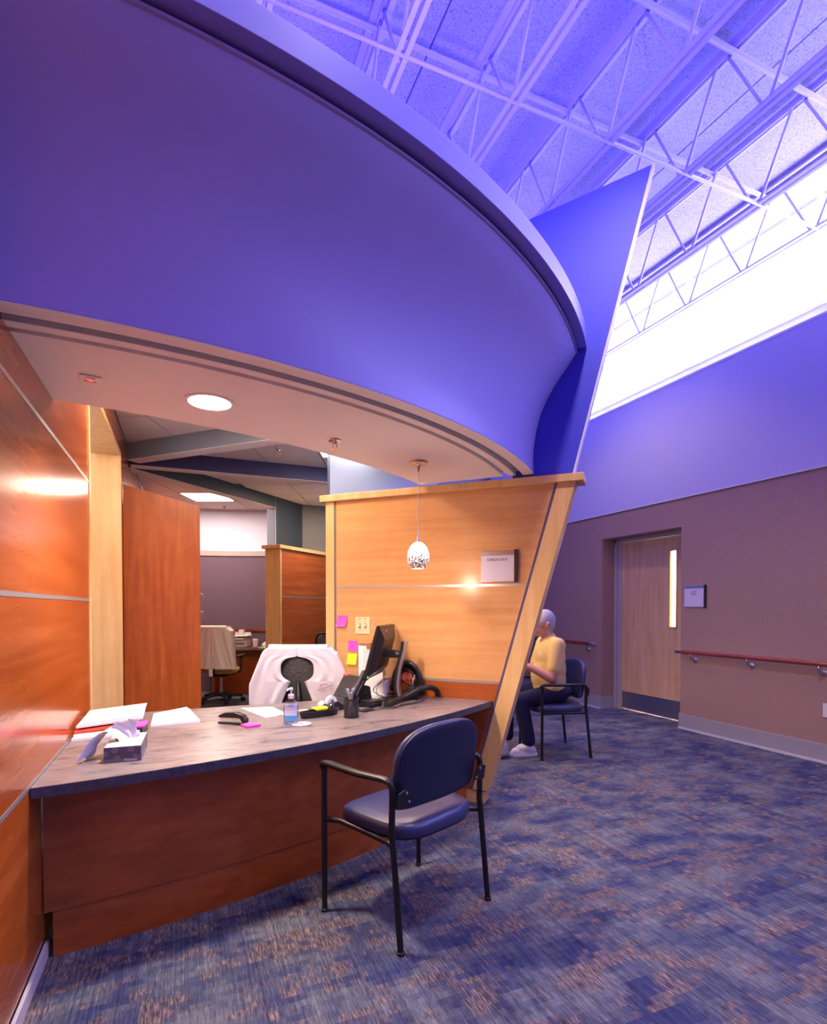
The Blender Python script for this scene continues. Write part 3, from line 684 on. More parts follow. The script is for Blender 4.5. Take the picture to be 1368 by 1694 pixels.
pd = thing('pendant_lamp', 'small speckled glass pendant lamp hanging from the soffit', 'pendant lamp', (1.28, 2.986, 1.55))
obj('canopy', MB().lathe([(.006, .572), (.008, .598), (.024, .612), (.052, .618), (.056, .63)], n=32), M['steel'], pd, smooth=50, world=False)
obj('cord', MB().cyl((0, 0, .23), (0, 0, .575), .0022, n=8), M['steel'], pd, world=False)
obj('socket', MB().lathe([(.0022, .235), (.0045, .22), (.007, .162), (.013, .156)], n=16), M['steel'], pd, smooth=50, world=False)
shp = [(.042, 0), (.056, .02), (.064, .045), (.066, .07), (.061, .10), (.050, .128), (.033, .148), (.014, .158)]
obj('lamp_shade', MB().lathe(shp+[(.010, .154), (.03, .144), (.047, .125), (.058, .1), (.062, .07), (.060, .045), (.052, .02), (.039, .001)], n=36, cap=False), M['shade'], pd, smooth=1, world=False)
obj('bulb', MB().ell((0, 0, .07), (.022, .022, .03)), M['diff'], pd, smooth=1, world=False)
spot('pendant_glow', (1.28, 2.986, 1.60), (1.28, 2.986, 0), 26, WARM, 150, .7, .04)
point('pendant_halo', (1.28, 2.986, 1.50), 7, WARM, .05)

# ------------------------------------------------------------------ signs
def text_mesh(name, txt, size, mat, parent, M4, label=None):
    cu = bpy.data.curves.new(name, 'FONT'); cu.body = txt; cu.size = size; cu.align_x = 'CENTER'; cu.align_y = 'CENTER'; cu.extrude = .0003
    to = bpy.data.objects.new(name+'_tmp', cu); COL.objects.link(to); dg = bpy.context.evaluated_depsgraph_get()
    me = bpy.data.meshes.new_from_object(to.evaluated_get(dg)); bpy.data.objects.remove(to); bpy.data.curves.remove(cu)
    me.materials.clear(); me.materials.append(mat); me.transform(M4)
    o = bpy.data.objects.new(name, me); COL.objects.link(o); o.parent = parent
    return o
def frame_mat(right, up, loc=(0, 0, 0)):
    r_ = Vector(right).normalized(); u_ = Vector(up).normalized(); n_ = r_.cross(u_)
    return Matrix(((r_[0], u_[0], n_[0], loc[0]), (r_[1], u_[1], n_[1], loc[1]), (r_[2], u_[2], n_[2], loc[2]), (0, 0, 0, 1)))
def wsign(label, origin, right, w, h, txt, ts):
    # origin = centre on the wall; right = direction to the viewer's right; local frame x right, y up, z out
    t_ = thing('door_sign', label, 'sign', origin)
    F = frame_mat(right, (0, 0, 1))
    def pc(nm, x0, y0, z0, x1, y1, z1, mt, b=.002):
        mb = MB(); mb.M = F; mb.bbox(x0, y0, z0, x1, y1, z1, b); return obj(nm, mb, mt, t_, world=False)
    pc('back_plate', -w/2, -h/2, 0, w/2-.018, h/2, .010, M['steel'])
    pc('insert', -w/2+.004, -h/2+.004, .010, w/2-.02, h/2-.030, .0125, flat('sign insert', (.66, .60, .70), .4))
    pc('header_bar', -w/2, h/2-.028, .010, w/2-.018, h/2, .014, M['steel'])
    pc('side_bar', w/2-.02, -h/2-.003, 0, w/2, h/2+.006, .022, flat('dark bronze', (.03, .02, .02), .35))
    for k, (s_, yy_) in enumerate(txt):
        text_mesh('lettering', s_, ts, M['ink'], t_, F @ Matrix.Translation((-.01, yy_, .0135)))
wsign('white check-out sign with dark side bar on the beech partition', onp(1.919, 1.590, -.001), (1, -1, 0), .245, .205, [('CHECK-OUT', .045)], .024)
wsign('small white staff sign with dark bar beside the maple door', (4.999, 4.205, 1.437), (0, -1, 0), .27, .23, [('STAFF', .048), ('ONLY', .022)], .026)

# ------------------------------------------------------------------ handrails, outlet
def handrail(label, y0, y1, brs, cap0, cap1):
    t_ = thing('handrail', label, 'handrail', (4.93, (y0+y1)/2, .85))
    obj('rail', MB().tube([(4.925, y0, .845), (4.925, y1, .845)], .019, 14, sc=(1, 1.15)), M['rail'], t_, smooth=40)
    for c_, yv, dy in ((cap0, y0, -.03), (cap1, y1, .03)):
        if c_: obj('end_cap', MB().tube([(4.925, yv-dy*1.6, .845), (4.925, yv+dy*.1, .845), (4.93, yv+dy*.8, .845), (4.95, yv+dy*1.2, .845)], [.0205, .0205, .019, .013], 14), M['steel'], t_, smooth=40)
    for y in brs:
        br = obj('bracket', MB().tube([(4.925, y, .828), (4.926, y, .80), (4.94, y, .772), (4.965, y, .762), (4.99, y, .765)], [.011, .009, .009, .010, .012], 10), M['steel'], t_, smooth=1)
        mb = MB(); mb.M = Matrix.Translation((4.998, y, .76)) @ Matrix.Rotation(radians(-90), 4, 'Y'); mb.lathe([(.030, 0), (.028, .007), (.018, .014), (.006, .017)], n=20)
        obj('rosette', mb, M['steel'], br, smooth=50)
handrail('red wooden handrail with steel brackets to the right of the maple door', 1.0, 4.36, [2.30, 2.93, 3.57, 4.20, 1.4], 0, 1)
handrail('red wooden handrail behind the seated person, left of the maple door', 5.72, 8.3, [5.86, 7.0, 8.1], 1, 0)
ol = thing('wall_outlet', 'pale electrical outlet plate low on the right wall', 'outlet', (4.998, 2.86, .45))
obj('cover_plate', MB().bbox(4.99, 2.80, .39, 4.9985, 2.935, .51, .003), M['offwhite'], ol)
obj('socket_face', MB().bbox(4.986, 2.85, .455, 4.99, 2.88, .49, .002).bbox(4.986, 2.85, .41, 4.99, 2.88, .445, .002), M['ivory'], ol)

# ------------------------------------------------------------------ desk
dc, DR = (-1.26, 7.735), 5.558
def dpt(R, x):  # point on the desk circle of radius R with given x
    return (x, dc[1]-sqrt(R*R-(x-dc[0])**2))
def arcpts(R, x0, x1, n=40):
    return [dpt(R, x0+(x1-x0)*k/n) for k in range(n+1)]
def meetx(R, s_=5.038):
    x = 1.5
    for _ in range(60):
        y = dpt(R, x)[1]; x = x+(s_-x-y)*.5
    return x
dk = thing('reception_desk', 'long curved reception desk with grey stone-look top and cherry front', 'desk', (.7, 2.7, 0))
xt = meetx(DR)
topo = arcpts(DR, XL+.004, xt)+[(1.395, 3.642), (1.22, 3.815), (1.10, 3.69), (.95, 3.61), (XL+.004, 3.60)]
obj('desktop', MB().prism(topo, .672, .70), M['laminate'], dk)
edge = MB(); edge.loft([[(x, y, .662), (x, y+.02, .662), (x, y+.02, .699), (x, y, .699)] for x, y in arcpts(DR+.003, XL+.004, xt)])
obj('desktop_edge', edge, M['lamedge'], dk)
def curved_board(R, z0, z1, th, x0, x1=None):
    x1 = x1 or meetx(R)
    mb = MB(); return mb.loft([[(x, y, z0), (x, y+th, z0), (x, y+th, z1), (x, y, z1)] for x, y in arcpts(R, x0, x1, 44)])
obj('front_panel', curved_board(5.392, .178, .672, .02, XL+.004), M['cherry_x'], dk)
obj('kick_board', curved_board(5.384, 0, .174, .02, XL+.03), M['cherry_x'], dk)
obj('support_leg', MB().box(-.49, 3.3, 0, -.46, 3.58, .672).box(.86, 3.3, 0, .89, 3.6, .672), M['cherry_z'], dk)

# ------------------------------------------------------------------ guest chairs
def chair(label, loc, rz):
    t_ = thing('guest_chair', label, 'chair', loc, rz, 'navy vinyl guest chairs with black frames')
    W_, D0, D1 = .275, -.228, .225
    sp_ = .05
    for s_ in (-1, 1):
        obj('leg', MB().tube([(s_*(W_+.02), D1, 0), (s_*(W_+.02), D1, .60), (s_*(W_+.018), D1-.004, .632)], .0125, 12), M['blackmetal'], t_, smooth=40, world=False)
        obj('leg', MB().tube([(s_*W_, D0, 0), (s_*W_, D0+sp_*.8, .38), (s_*W_, D0+sp_, .45), (s_*W_, D0+sp_-.004, .59), (s_*W_, D0+sp_-.002, .625), (s_*(W_), D0+sp_+.012, .645)], .0130, 12), M['blackmetal'], t_, smooth=40, world=False)
        for y in (D1, D0):
            obj('foot_cap', MB().lathe([(.012, 0), (.0155, .001), (.0155, .012), (.013, .014)], (s_*(W_+(.02 if y == D1 else 0)), y, 0), 14), M['steel'] if y == 9 else M['blackmatt'], t_, smooth=50, world=False)
        x1, x0 = s_*(W_+.02), s_*W_
        obj('armrest', MB().tube([(x1, D1-.002, .615), (x1, D1+.012, .634), (x1, D1+.004, .646), (x1, D1-.03, .650), (x1-.0*s_, 0, .648), (x0, D0+.10, .648), (x0, D0+sp_+.03, .648), (x0, D0+sp_+.004, .640), (x0, D0+sp_-.002, .62)],
            [.012, .016, .019, .020, .020, .019, .017, .0145, .013], 12, sc=(1, .72)), M['blackmetal'], t_, smooth=1, world=False)
        obj('seat_rail', MB().tube([(x1*.99, D1-.01, .405), (s_*(W_-.02), D1-.06, .400), (s_*(W_-.03), 0, .392), (s_*(W_-.02), D0+.09, .395), (x0, D0+sp_*.9, .40)], .0115, 10), M['blackmetal'], t_, smooth=1, world=False)
        # bracket plate on the back of the backrest
        mb = MB(); pts = [(s_*.272, .548), (s_*.225, .548), (s_*.205, .556), (s_*.198, .573), (s_*.215, .613), (s_*.240, .620), (s_*.272, .608)]
        mb.extr([(x, D0+.034-(z-.5)*.16, z) for x, z in pts], (0, -.005, 0))
        bp = obj('bracket_plate', mb, M['blackmatt'], t_, world=False)
        for bx, bz in ((.232, .605), (.212, .566)):
            mbb = MB(); mbb.M = Matrix.Translation((s_*bx, D0+.030-(bz-.5)*.16, bz)) @ Matrix.Rotation(radians(90), 4, 'X'); mbb.lathe([(.006, 0), (.006, .004), (.003, .006)], n=10)
            obj('bolt', mbb, M['steel'], bp, smooth=50, world=False)
    # cushioned seat: stacked rounded outlines
    def outline(sx_, sy_, e=3.6, n=48, pinch=.0, e2=None):
        o = []
        for k in range(n):
            a = 2*pi*k/n; c_, s2 = cos(a), sin(a)
            if e2: e = e2 if s2 < 0 else 2.9
            x = sx_*abs(c_)**(2/e)*(1 if c_ > 0 else -1); y = sy_*abs(s2)**(2/e)*(1 if s2 > 0 else -1)
            x *= 1+pinch*(y/sy_); o.append((x, y))
        return o
    def cushion(sx_, sy_, levels, cy, fz=None, e=3.6, pinch=.03):
        mb = MB(); rings = []
        for k_, z in levels:
            rings.append([(x, y+cy, z+(fz(x, y) if fz else 0)) for x, y in [(px*k_, py*k_) for px, py in outline(sx_, sy_, e, pinch=pinch)]])
        return mb.loft(rings)
    seat_f = lambda x, y: -.018*max(0, (y-.10)/.13)**2-.006*cos(min(1, abs(x)/.25)*pi/2)*0
    obj('seat', cushion(.250, .232, [(.90, .402), (.985, .408), (1.0, .425), (1.0, .437), (.975, .452), (.90, .461), (.7, .466), (.3, .467)], .012, seat_f), M['vinyl'], t_, smooth=50, world=False)
    obj('seat_shell', cushion(.238, .222, [(.92, .388), (1.0, .396), (1.0, .406), (.9, .407)], .012), M['shell'], t_, smooth=50, world=False)
    # curved backrest
    def back(yoff, th, sw, sh, bul, levels):
        mb = MB(); rings = []
        for k_, d_ in levels:
            ring = []
            for x, z in outline(sw, sh, 3.2, 72, 0, 8):
                X, Z_ = x*k_, z*k_
                y = D0+yoff+.055-.55*X*X*-1*0 + (.30*X*X) - .16*(Z_)+d_
                ring.append((X, y-.02, .680+Z_))
            rings.append(ring)
        return mb.loft(rings)
    obj('backrest', back(0, 0, .252, .170, 0, [(.97, -.004), (1.0, .004), (1.0, .014), (.975, .024), (.88, .031), (.5, .034)]), M['vinyl'], t_, smooth=50, world=False)
    obj('back_shell', back(0, 0, .247, .166, 0, [(.3, -.016), (.8, -.015), (.97, -.013), (1.0, -.008), (1.0, -.004), (.9, -.003)]), M['shell'], t_, smooth=50, world=False)
    return t_
ch1 = chair('navy vinyl guest chair with black frame in front of the curved desk', (.914, 2.235, 0), radians(23))
dup(ch1, (3.132, 4.135, 0), radians(74.6), 'navy vinyl guest chair holding the seated person behind the partition')
#@@PART2
# ------------------------------------------------------------------ office furniture behind the desk
cbn = thing('tall_cabinet', 'tall cherry cabinet standing behind the maple lined doorway', 'cabinet', (-.18, 5.75, 0))
obj('body', MB().box(-.49, 5.475, .02, .112, 6.03, 2.24), M['cherry_z'], cbn)
obj('side_panel', MB().extr([(-.492, 5.45, 0), (.138, 5.45, 0), (.138, 5.45, 2.256), (-.492, 5.45, 2.405)], (0, .022, 0)), M['cherry_z'], cbn)
for z0, z1, hz in ((.03, 1.285, 1.235), (1.297, 2.236, 1.40)):
    dr_ = obj('door', MB().bbox(.114, 5.476, z0, .134, 6.03, z1, .002), M['cherry_z'], cbn)
    obj('handle', MB().tube([(.134, 5.52, hz-.05), (.158, 5.52, hz-.045), (.160, 5.52, hz), (.158, 5.52, hz+.045), (.134, 5.52, hz+.05)], .0045, 8), M['chrome'], dr_, smooth=1)
pp = thing('low_partition', 'cherry and maple partition with flat cap at the back of the office', 'partition', (1.5, 8.1, 0))
A_ = (1.181, 7.436)
def slab2(p, L, o0, o1, z0, z1, s0=0):
    u = (r2, r2); n_ = (-r2, r2)
    q = [(p[0]+u[0]*a+n_[0]*b_, p[1]+u[1]*a+n_[1]*b_) for a, b_ in ((s0, o0), (L, o0), (L, o1), (s0, o1))]
    return MB().prism(q, z0, z1)
Lp = 1.55; 
obj('end_post', slab2(A_, .03, -.004, .24, 0, 2.11, -.001), M['maple'], pp, bevel=.002)
obj('core', slab2(A_, 1.24, .012, .22, .02, 2.10, .03), M['cherry_d'], pp)
obj('wood_panel', slab2(A_, 1.24, 0, .012, 1.475, 2.105, .03), M['cherry_d'], pp)
obj('wood_panel', slab2(A_, 1.24, 0, .012, .05, 1.455, .03), M['cherry_d'], pp)
obj('metal_strip', slab2(A_, 1.24, -.002, .012, 1.457, 1.473, .03), M['alu'], pp)
obj('cap_rail', slab2(A_, 1.25, -.03, .27, 2.11, 2.157, -.04), M['maple'], pp, bevel=.002)

def office_chair(label, loc, rz, z_back=(.58, 1.02), seatm='blackmatt'):
    t_ = thing('office_chair', label, 'office chair', loc, rz)
    for k in range(5):
        a = 2*pi*k/5+.3; c_, s_ = cos(a), sin(a)
        lg = obj('base_arm', MB().tube([(0, 0, .11), (c_*.12, s_*.12, .105), (c_*.29, s_*.29, .075)], [.03, .024, .016], 8), M['blackmatt'], t_, smooth=1, world=False)
        mb = MB(); mb.M = Matrix.Translation((c_*.29, s_*.29, .03)) @ Matrix.Rotation(a+.8, 4, 'Z') @ Matrix.Rotation(radians(90), 4, 'X')
        mb.lathe([(.012, -.026), (.03, -.022), (.03, -.006), (.02, -.004), (.02, .004), (.03, .006), (.03, .022), (.012, .026)], n=16)
        obj('caster', mb, M['blackmatt'], lg, smooth=50, world=False)
    obj('gas_column', MB().cyl((0, 0, .09), (0, 0, .38), .03, .022, 14), M['steel'], t_, smooth=40, world=False)
    obj('tilt_box', MB().bbox(-.10, -.13, .36, .10, .12, .41, .02), M['blackmatt'], t_, world=False)
    mb = MB(); rings = []
    for k_, z in ((.9, .41), (1, .425), (1, .455), (.94, .475), (.6, .485)):
        rings.append([(.24*k_*abs(cos(a))**.6*(1 if cos(a) > 0 else -1), .23*k_*abs(sin(a))**.6*(1 if sin(a) > 0 else -1), z) for a in [2*pi*i/36 for i in range(36)]])
    obj('seat', mb.loft(rings), M[seatm], t_, smooth=50, world=False)
    z0, z1 = z_back
    mb = MB(); rings = []
    for k in range(13):
        v = k/12; z = z0+(z1-z0)*v; hw = .225*(.86+.14*sin(pi*min(1, v*1.2)))*(1-.25*max(0, v-.85)/.15); y = -.23-.10*v
        ring = [(hw*(-1+2*i/12), y+.10*(abs(-1+2*i/12))**2, z) for i in range(13)]+[(hw*(1-2*i/12), y-.012+.10*(abs(1-2*i/12))**2, z) for i in range(13)]
        rings.append(ring)
    obj('mesh_back', mb.loft(rings), M['knit'], t_, smooth=50, world=False)
    pts = []
    for k in range(25):
        a = 2*pi*k/24; x = .235*abs(cos(a))**.5*(1 if cos(a) > 0 else -1); v = .5+.53*abs(sin(a))**.5*(1 if sin(a) > 0 else -1)
        pts.append((x, -.23-.10*v+.10*(x/.225)**2, z0+(z1-z0)*v))
    obj('back_frame', MB().tube(pts, .014, 8), M['black'], t_, smooth=1, world=False)
    obj('back_spine', MB().tube([(0, -.08, .385), (0, -.26, .40), (0, -.30, .55), (0, -.315, .8)], [.03, .025, .022, .015], 8), M['black'], t_, smooth=1, world=False)
    for s_ in (-1, 1):
        ar = obj('arm_post', MB().tube([(s_*.16, .0, .40), (s_*.27, 0, .43), (s_*.285, -.01, .52), (s_*.285, -.01, .64)], [.018, .016, .016, .018], 8), M['black'], t_, smooth=1, world=False)
        obj('arm_pad', MB().bbox(s_*.285-.04, -.13, .64, s_*.285+.04, .12, .668, .012), M['blackmatt'], ar, world=False)
    return t_
def garment(name, label, cat, loc, rz, mat, ow, key, z0, z1, yf, wrap=.16, nfold=5, amp=.008, seedv=1):
    # cloth hung over a chair back: two fronts that part around an opening, shoulders rolled over the top
    t_ = thing(name, label, cat, loc, rz)
    rows, cols = 80, 16
    for s_ in (-1, 1):
        mb = MB(); grid = []
        for r_ in range(rows+1):
            z = z1-(z1-z0)*r_/rows; w1 = ow(z, s_); w0 = key(z); row = []
            for c_ in range(cols+1):
                u = c_/cols; x = w0+(w1-w0)*u
                y = yf(x, z)+(amp*sin(nfold*3.1*u+seedv+2*s_+z*4)*min(1, (z1-z)*6)+.5*amp*sin(u*23+z*17+seedv)*min(1, (z1-z)*4))*min(1, abs(x)/.08)
                row.append((s_*x, y, z))
            # side return
            for q in (.33, .66, 1):
                row.append((s_*(w1-.012*q+.004*sin(9*z*q)), row[cols][1]+wrap*q, z-.0))
            grid.append(row)
        # shoulder roll over the top edge
        tp = grid[0]; roll = []
        for q in range(1, 7):
            a = pi*q/6
            roll.insert(0, [(p[0]*(1-.02*q/6), p[1]+.045*(1-cos(a)), p[2]+.022*sin(a)) if i <= cols else (p[0], p[1]+.02*q/6, p[2]+.012*sin(a)) for i, p in enumerate(tp)])
        down = [[(p[0], p[1]+.02*k, p[2]-.07*k) for p in roll[0]] for k in range(4, 0, -1)]
        G = down+roll+grid; nc = len(G[0])
        v = [p for r_ in G for p in r_]; f = [(i*nc+j, i*nc+j+1, (i+1)*nc+j+1, (i+1)*nc+j) for i in range(len(G)-1) for j in range(nc-1)]
        mb.add(v, f)
        o = obj('coat_front' if cat == 'coat' else 'jacket_front', mb, mat, t_, smooth=1, world=False)
        m_ = o.modifiers.new('thick', 'SOLIDIFY'); m_.thickness = .004; m_.offset = 0
    return t_
# check-out clerk's chair with the white coat, its outer back towards the desk
lc = (.86, 4.17, 0); lrz = radians(-22.7)
office_chair('grey mesh office chair wearing the white coat behind the desk', lc, lrz, (.52, 1.0))
def ow1(z, s_):
    t_ = 1.035-z
    if t_ < .045: return .205+.050*sqrt(max(0, t_/.045))
    return (.255+(t_-.045)*.42 if t_ < .26 else .345+.02*(t_-.26)) + (.012 if s_ > 0 else 0)
def key1(z):
    # opening: round top, waist, flaring skirt
    q = (z-.885)/.090
    if q >= 1: return 0.0
    r_ = .116*max(0, 1-abs(q)**2.8)**.5 if q > -1 else 0
    return max(r_, .050+max(0, .80-z)*.42 if z < .84 else 0)
coat = garment('lab_coat', 'white lab coat with open front draped over the mesh chair behind the desk', 'coat', lc, lrz, M['cloth'], ow1, key1, .50, 1.035, lambda x, z: -.352+.35*x*x-.05*max(0, 1-z)*0+.02*(1.03-z), .2)
for s_, z in ((-1, .80), (1, .80), (-1, .62)):
    mb = MB(); mb.M = Matrix.Translation((s_*(key1(z)+.012), -.352+.02*(1.03-z)-.008, z)) @ Matrix.Rotation(radians(90), 4, 'X'); mb.lathe([(.006, 0), (.005, .003)], n=12)
    obj('snap_button', mb, M['steel'], coat, world=False)
lg_m = flat('logo red', (.75, .04, .04), .6)
mb = MB(); pts = []
for k in range(13):
    a = radians(20+k*10); pts.append((.19-.035*cos(a), -.352+.35*.19*.19-.012, .758+.022*sin(a)+.01*k/12))
mb.tube(pts, .0022, 6)
obj('logo_arc', mb, lg_m, coat, smooth=1, world=False)
F_ = frame_mat((1, .10, .32), (-.32, 0, 1), (.20, -.357, .757))
text_mesh('logo_text', 'FRONT OFFICE', .0165, M['ink'], coat, F_)
text_mesh('logo_text', 'PATIENT CARE', .013, lg_m, coat, F_ @ Matrix.Translation((.004, -.017, 0)))
# far desk chair with the beige jacket
bc = (.47, 8.10, 0); brz = radians(-25)
office_chair('black office chair under the beige jacket at the far desk', bc, brz, (.55, 1.03), 'seatcloth')
jk = garment('beige_jacket', 'beige fleece jacket hung over the far office chair', 'jacket', bc, brz, M['beige'], lambda z, s_: (.19+min(.06, (1.06-z)*1.0)+.09*max(0, .95-z)), lambda z: 0.0, .50, 1.055, lambda x, z: -.36+.5*x*x, .2, 3.2, .013, 3)
obj('care_label', MB().bbox(-.02, -.37, .40, .03, -.366, .50, .001), M['paper'], jk, world=False)
office_chair('black office chair peeking out behind the low partition and the beech panel', (1.80, 6.76, 0), radians(-30), (.60, 1.0))

fd = thing('far_desk', 'dark topped desk against the curved wall of the back office', 'desk', (1.0, 8.8, 0))
obj('desktop', MB().prism([(.35, 8.55), (1.0, 8.5), (1.36, 8.28), (1.50, 8.48), (1.15, 8.93), (.35, 9.17)], .68, .71), M['laminate'], fd)
obj('modesty_panel', MB().prism([(.38, 8.9), (1.12, 8.72), (1.12, 8.74), (.38, 8.92)], 0, .68), M['cherry_x'], fd)
obj('desk_leg', MB().box(.38, 8.6, 0, .41, 8.9, .68), M['cherry_z'], fd)
wp = thing('desktop_printer', 'small white desktop printer with paper trays on the far desk', 'printer', (.80, 8.78, .71), radians(-24))
wpl = flat('white plastic', (.75, .73, .76), .4)
obj('body', MB().bbox(-.12, -.12, 0, .12, .12, .12, .015), wpl, wp, world=False)
obj('tray', MB().bbox(-.10, -.18, .13, .10, .10, .142, .004), wpl, wp, world=False)
obj('upper_tray', MB().bbox(-.12, -.15, .17, .13, .10, .185, .004).box(-.12, .08, .142, .13, .10, .23), wpl, wp, world=False)
obj('paper_slot', MB().box(-.09, -.123, .05, .09, -.119, .075), M['groove'], wp, world=False)
obj('display', MB().bbox(-.03, -.03, .185, .05, .03, .27, .008), wpl, wp, world=False)
def lathe_thing(name, label, cat, loc, parts):
    t_ = thing(name, label, cat, loc)
    for nm, prof, mt in parts: obj(nm, MB().lathe(prof, n=24), mt, t_, smooth=50, world=False)
    return t_
lathe_thing('paper_cup', 'white lidded paper cup on the far desk beside the printer', 'cup', (1.0, 8.66, .71), [('cup', [(.03, 0), (.042, .11), (.04, .11)], M['paper']), ('lid', [(.045, .11), (.045, .118), (.038, .128), (.036, .128)], wpl)])
def crumple(name, label, loc, r, seed, mat):
    rnd = random.Random(seed); mb = MB(); mb.ell((0, 0, r*.8), (r, r, r*.8), 14, 9)
    mb.v = [(x*(1+rnd.uniform(-.25, .3)), y*(1+rnd.uniform(-.25, .3)), max(0, z*(1+rnd.uniform(-.2, .3)))) for x, y, z in mb.v]
    o = obj(name, mb, mat, world=False); o.location = loc; return o
tag(crumple('crumpled_tissue', '', (1.14, 8.60, .71), .045, 3, M['paper']), 'crumpled white tissue on the far desk right of the cup', 'tissue')
ph2 = thing('desk_phone', 'black handset phone at the right end of the far desk', 'phone', (1.30, 8.50, .71), radians(-30))
obj('phone_body', MB().extr([(-.09, -.08, 0), (-.09, .08, 0), (-.09, .08, .10), (-.09, -.08, .03)], (.18, 0, 0)), M['black'], ph2, world=False)
obj('handset', MB().tube([(-.06, -.07, .06), (-.06, -.02, .085), (-.06, .05, .115), (-.06, .08, .115)], [.024, .014, .014, .024], 10), M['black'], ph2, smooth=1, world=False)
tag(obj('red_marker', MB().cyl((.93, 8.55, .716), (1.02, 8.57, .716), .007, n=10), M['red']), 'red marker lying at the front of the far desk', 'marker')
tag(obj('paper_sheet', MB().prism([(1.02, 8.50), (1.2, 8.44), (1.25, 8.55), (1.06, 8.60)], .71, .712), M['paper']), 'white paper sheet lying on the far desk', 'paper')
tag(obj('dark_bag', MB().ell((.05, 8.2, .16), (.13, .12, .16)), M['black'], smooth=1), 'black bag on the floor beside the far office chair', 'bag')

# ------------------------------------------------------------------ things on the partition
def ponp(name, x, z, w, h, mat, label, cat, curl=.012, tilt=0, group=None):
    mb = MB(); n = 8; rings = []
    for k in range(n+1):
        v = k/n; zz = z+h/2-h*v; off = -.003-curl*v*v
        sh = tilt*(v-.5)
        a, b_ = onp(x-w/2*r2+sh, zz, off), onp(x+w/2*r2+sh, zz, off)
        a2, b2 = onp(x-w/2*r2+sh, zz, off+.0008), onp(x+w/2*r2+sh, zz, off+.0008)
        rings.append([a, b_, b2, a2])
    return tag(obj(name, mb.loft(rings), mat), label, cat, group)
ponp('sticky_note', 1.082, 1.219, .082, .082, M['pink'], 'upper pink sticky note left of the light switches', 'sticky note', .018, -.012)
ponp('sticky_note', 1.146, 1.037, .075, .078, M['pink'], 'pink sticky note directly above the yellow one', 'sticky note', .006)
ponp('sticky_note', 1.140, .940, .078, .080, M['yellow'], 'yellow sticky note on the beech partition', 'sticky note', .008, -.006)
sw = thing('switch_plate', 'ivory double light switch plate on the beech partition', 'switch', onp(1.203, 1.188))
FP = frame_mat((1, -1, 0), (0, 0, 1))
def fpart(nm, parent, mb, mat, **k): 
    mb.v = [tuple(FP @ Vector(p)) for p in mb.v]; return obj(nm, mb, mat, parent, world=False, **k)
fpart('plate', sw, MB().bbox(-.060, -.062, 0, .060, .062, .006, .003), M['ivory'])
for s_ in (-1, 1):
    tg = fpart('toggle', sw, MB().bbox(s_*.024-.007, -.010, .006, s_*.024+.007, .014, .018, .002), M['ivory'])
    fpart('slot', sw, MB().box(s_*.024-.009, -.018, .006, s_*.024+.009, .018, .0065), M['groove'])
    for yy_ in (-.035, .035): fpart('screw', sw, MB().lathe([(.0035, 0), (.003, .0015)], (s_*.024, yy_, .006), 10), M['steel'])
    text_mesh('switch_text', 'DOWN' if s_ < 0 else 'PEND', .008, M['ink'], sw, FP @ Matrix.Translation((s_*.024, .050, .0065)))
cbd = thing('clipboard', 'clear clipboard with printed sheets hanging on the beech partition behind the monitor', 'clipboard', onp(1.25, .93))
fpart('board', cbd, MB().bbox(-.11, -.17, .001, .12, .13, .005, .004), M['clearplastic'])
fpart('sheet', cbd, MB().box(-.098, -.165, .006, .10, .11, .008), M['paper'])
fpart('printed_sheet', cbd, MB().box(-.055, -.08, .009, .10, .095, .010), M['printedz'])
fpart('clip', cbd, MB().bbox(-.03, .085, .009, .05, .115, .02, .005).tube([(-.01, .12, .012), (.01, .135, .012), (.03, .12, .012)], .003, 6), M['chrome'])

# ------------------------------------------------------------------ things on the desk
ZT = .7005
tb = thing('tissue_box', 'flat grey patterned tissue box near the left end of the desk', 'tissue box', (-.228, 2.59, ZT), radians(-2))
obj('carton', MB().bbox(-.067, -.125, 0, .067, .125, .062, .0015), M['floral'], tb, world=False)
obj('carton_base', MB().box(-.0675, -.1255, 0, .0675, .1255, .015), M['tissuegrey'], tb, world=False)
obj('carton_top', MB().box(-.065, -.123, .062, .065, .123, .0628), M['tissuetop'], tb, world=False)
text_mesh('lettering', 'Kleenex', .014, M['paper'], tb, frame_mat((1, 0, 0), (0, 0, 1), (.03, -.127, .0085)))
def sheet(path, widths, dirs, amp=.004, seed=1, n=12):
    rnd = random.Random(seed); mb = MB(); rows = []
    for i, (p, w, d_) in enumerate(zip(path, widths, dirs)):
        d_ = Vector(d_).normalized(); row = []
        for k in range(n+1):
            u = k/n-.5; q = Vector(p)+d_*w*u+Vector((amp*sin(u*16+i*.7+seed), 0, amp*cos(u*13+i*.9+seed)))
            row.append(tuple(q))
        rows.append(row)
    v = [p for r_ in rows for p in r_]; f = [(i*(n+1)+j, i*(n+1)+j+1, (i+1)*(n+1)+j+1, (i+1)*(n+1)+j) for i in range(len(rows)-1) for j in range(n)]
    return mb.add(v, f)
def interp(pts, k=4):
    out = []
    P = [Vector(p) for p in pts]
    for i in range(len(P)-1):
        p0, p1, p2, p3 = P[max(i-1, 0)], P[i], P[i+1], P[min(i+2, len(P)-1)]
        for j in range(k):
            t_ = j/k; out.append(.5*((2*p1)+(p2-p0)*t_+(2*p0-5*p1+4*p2-p3)*t_*t_+(3*p1-p0-3*p2+p3)*t_**3))
    out.append(P[-1]); return out
pa = interp([(-.005, 0, .05), (-.02, 0, .085), (-.05, -.01, .115), (-.095, -.025, .095), (-.125, -.04, .05), (-.15, -.06, .008)], 5)
nP = len(pa); o = obj('tissue_sheet', sheet(pa, [.07+.06*i/nP for i in range(nP)], [(.35, 1, .2-.3*i/nP) for i in range(nP)], .005, 2), M['paper'], tb, smooth=1, world=False)
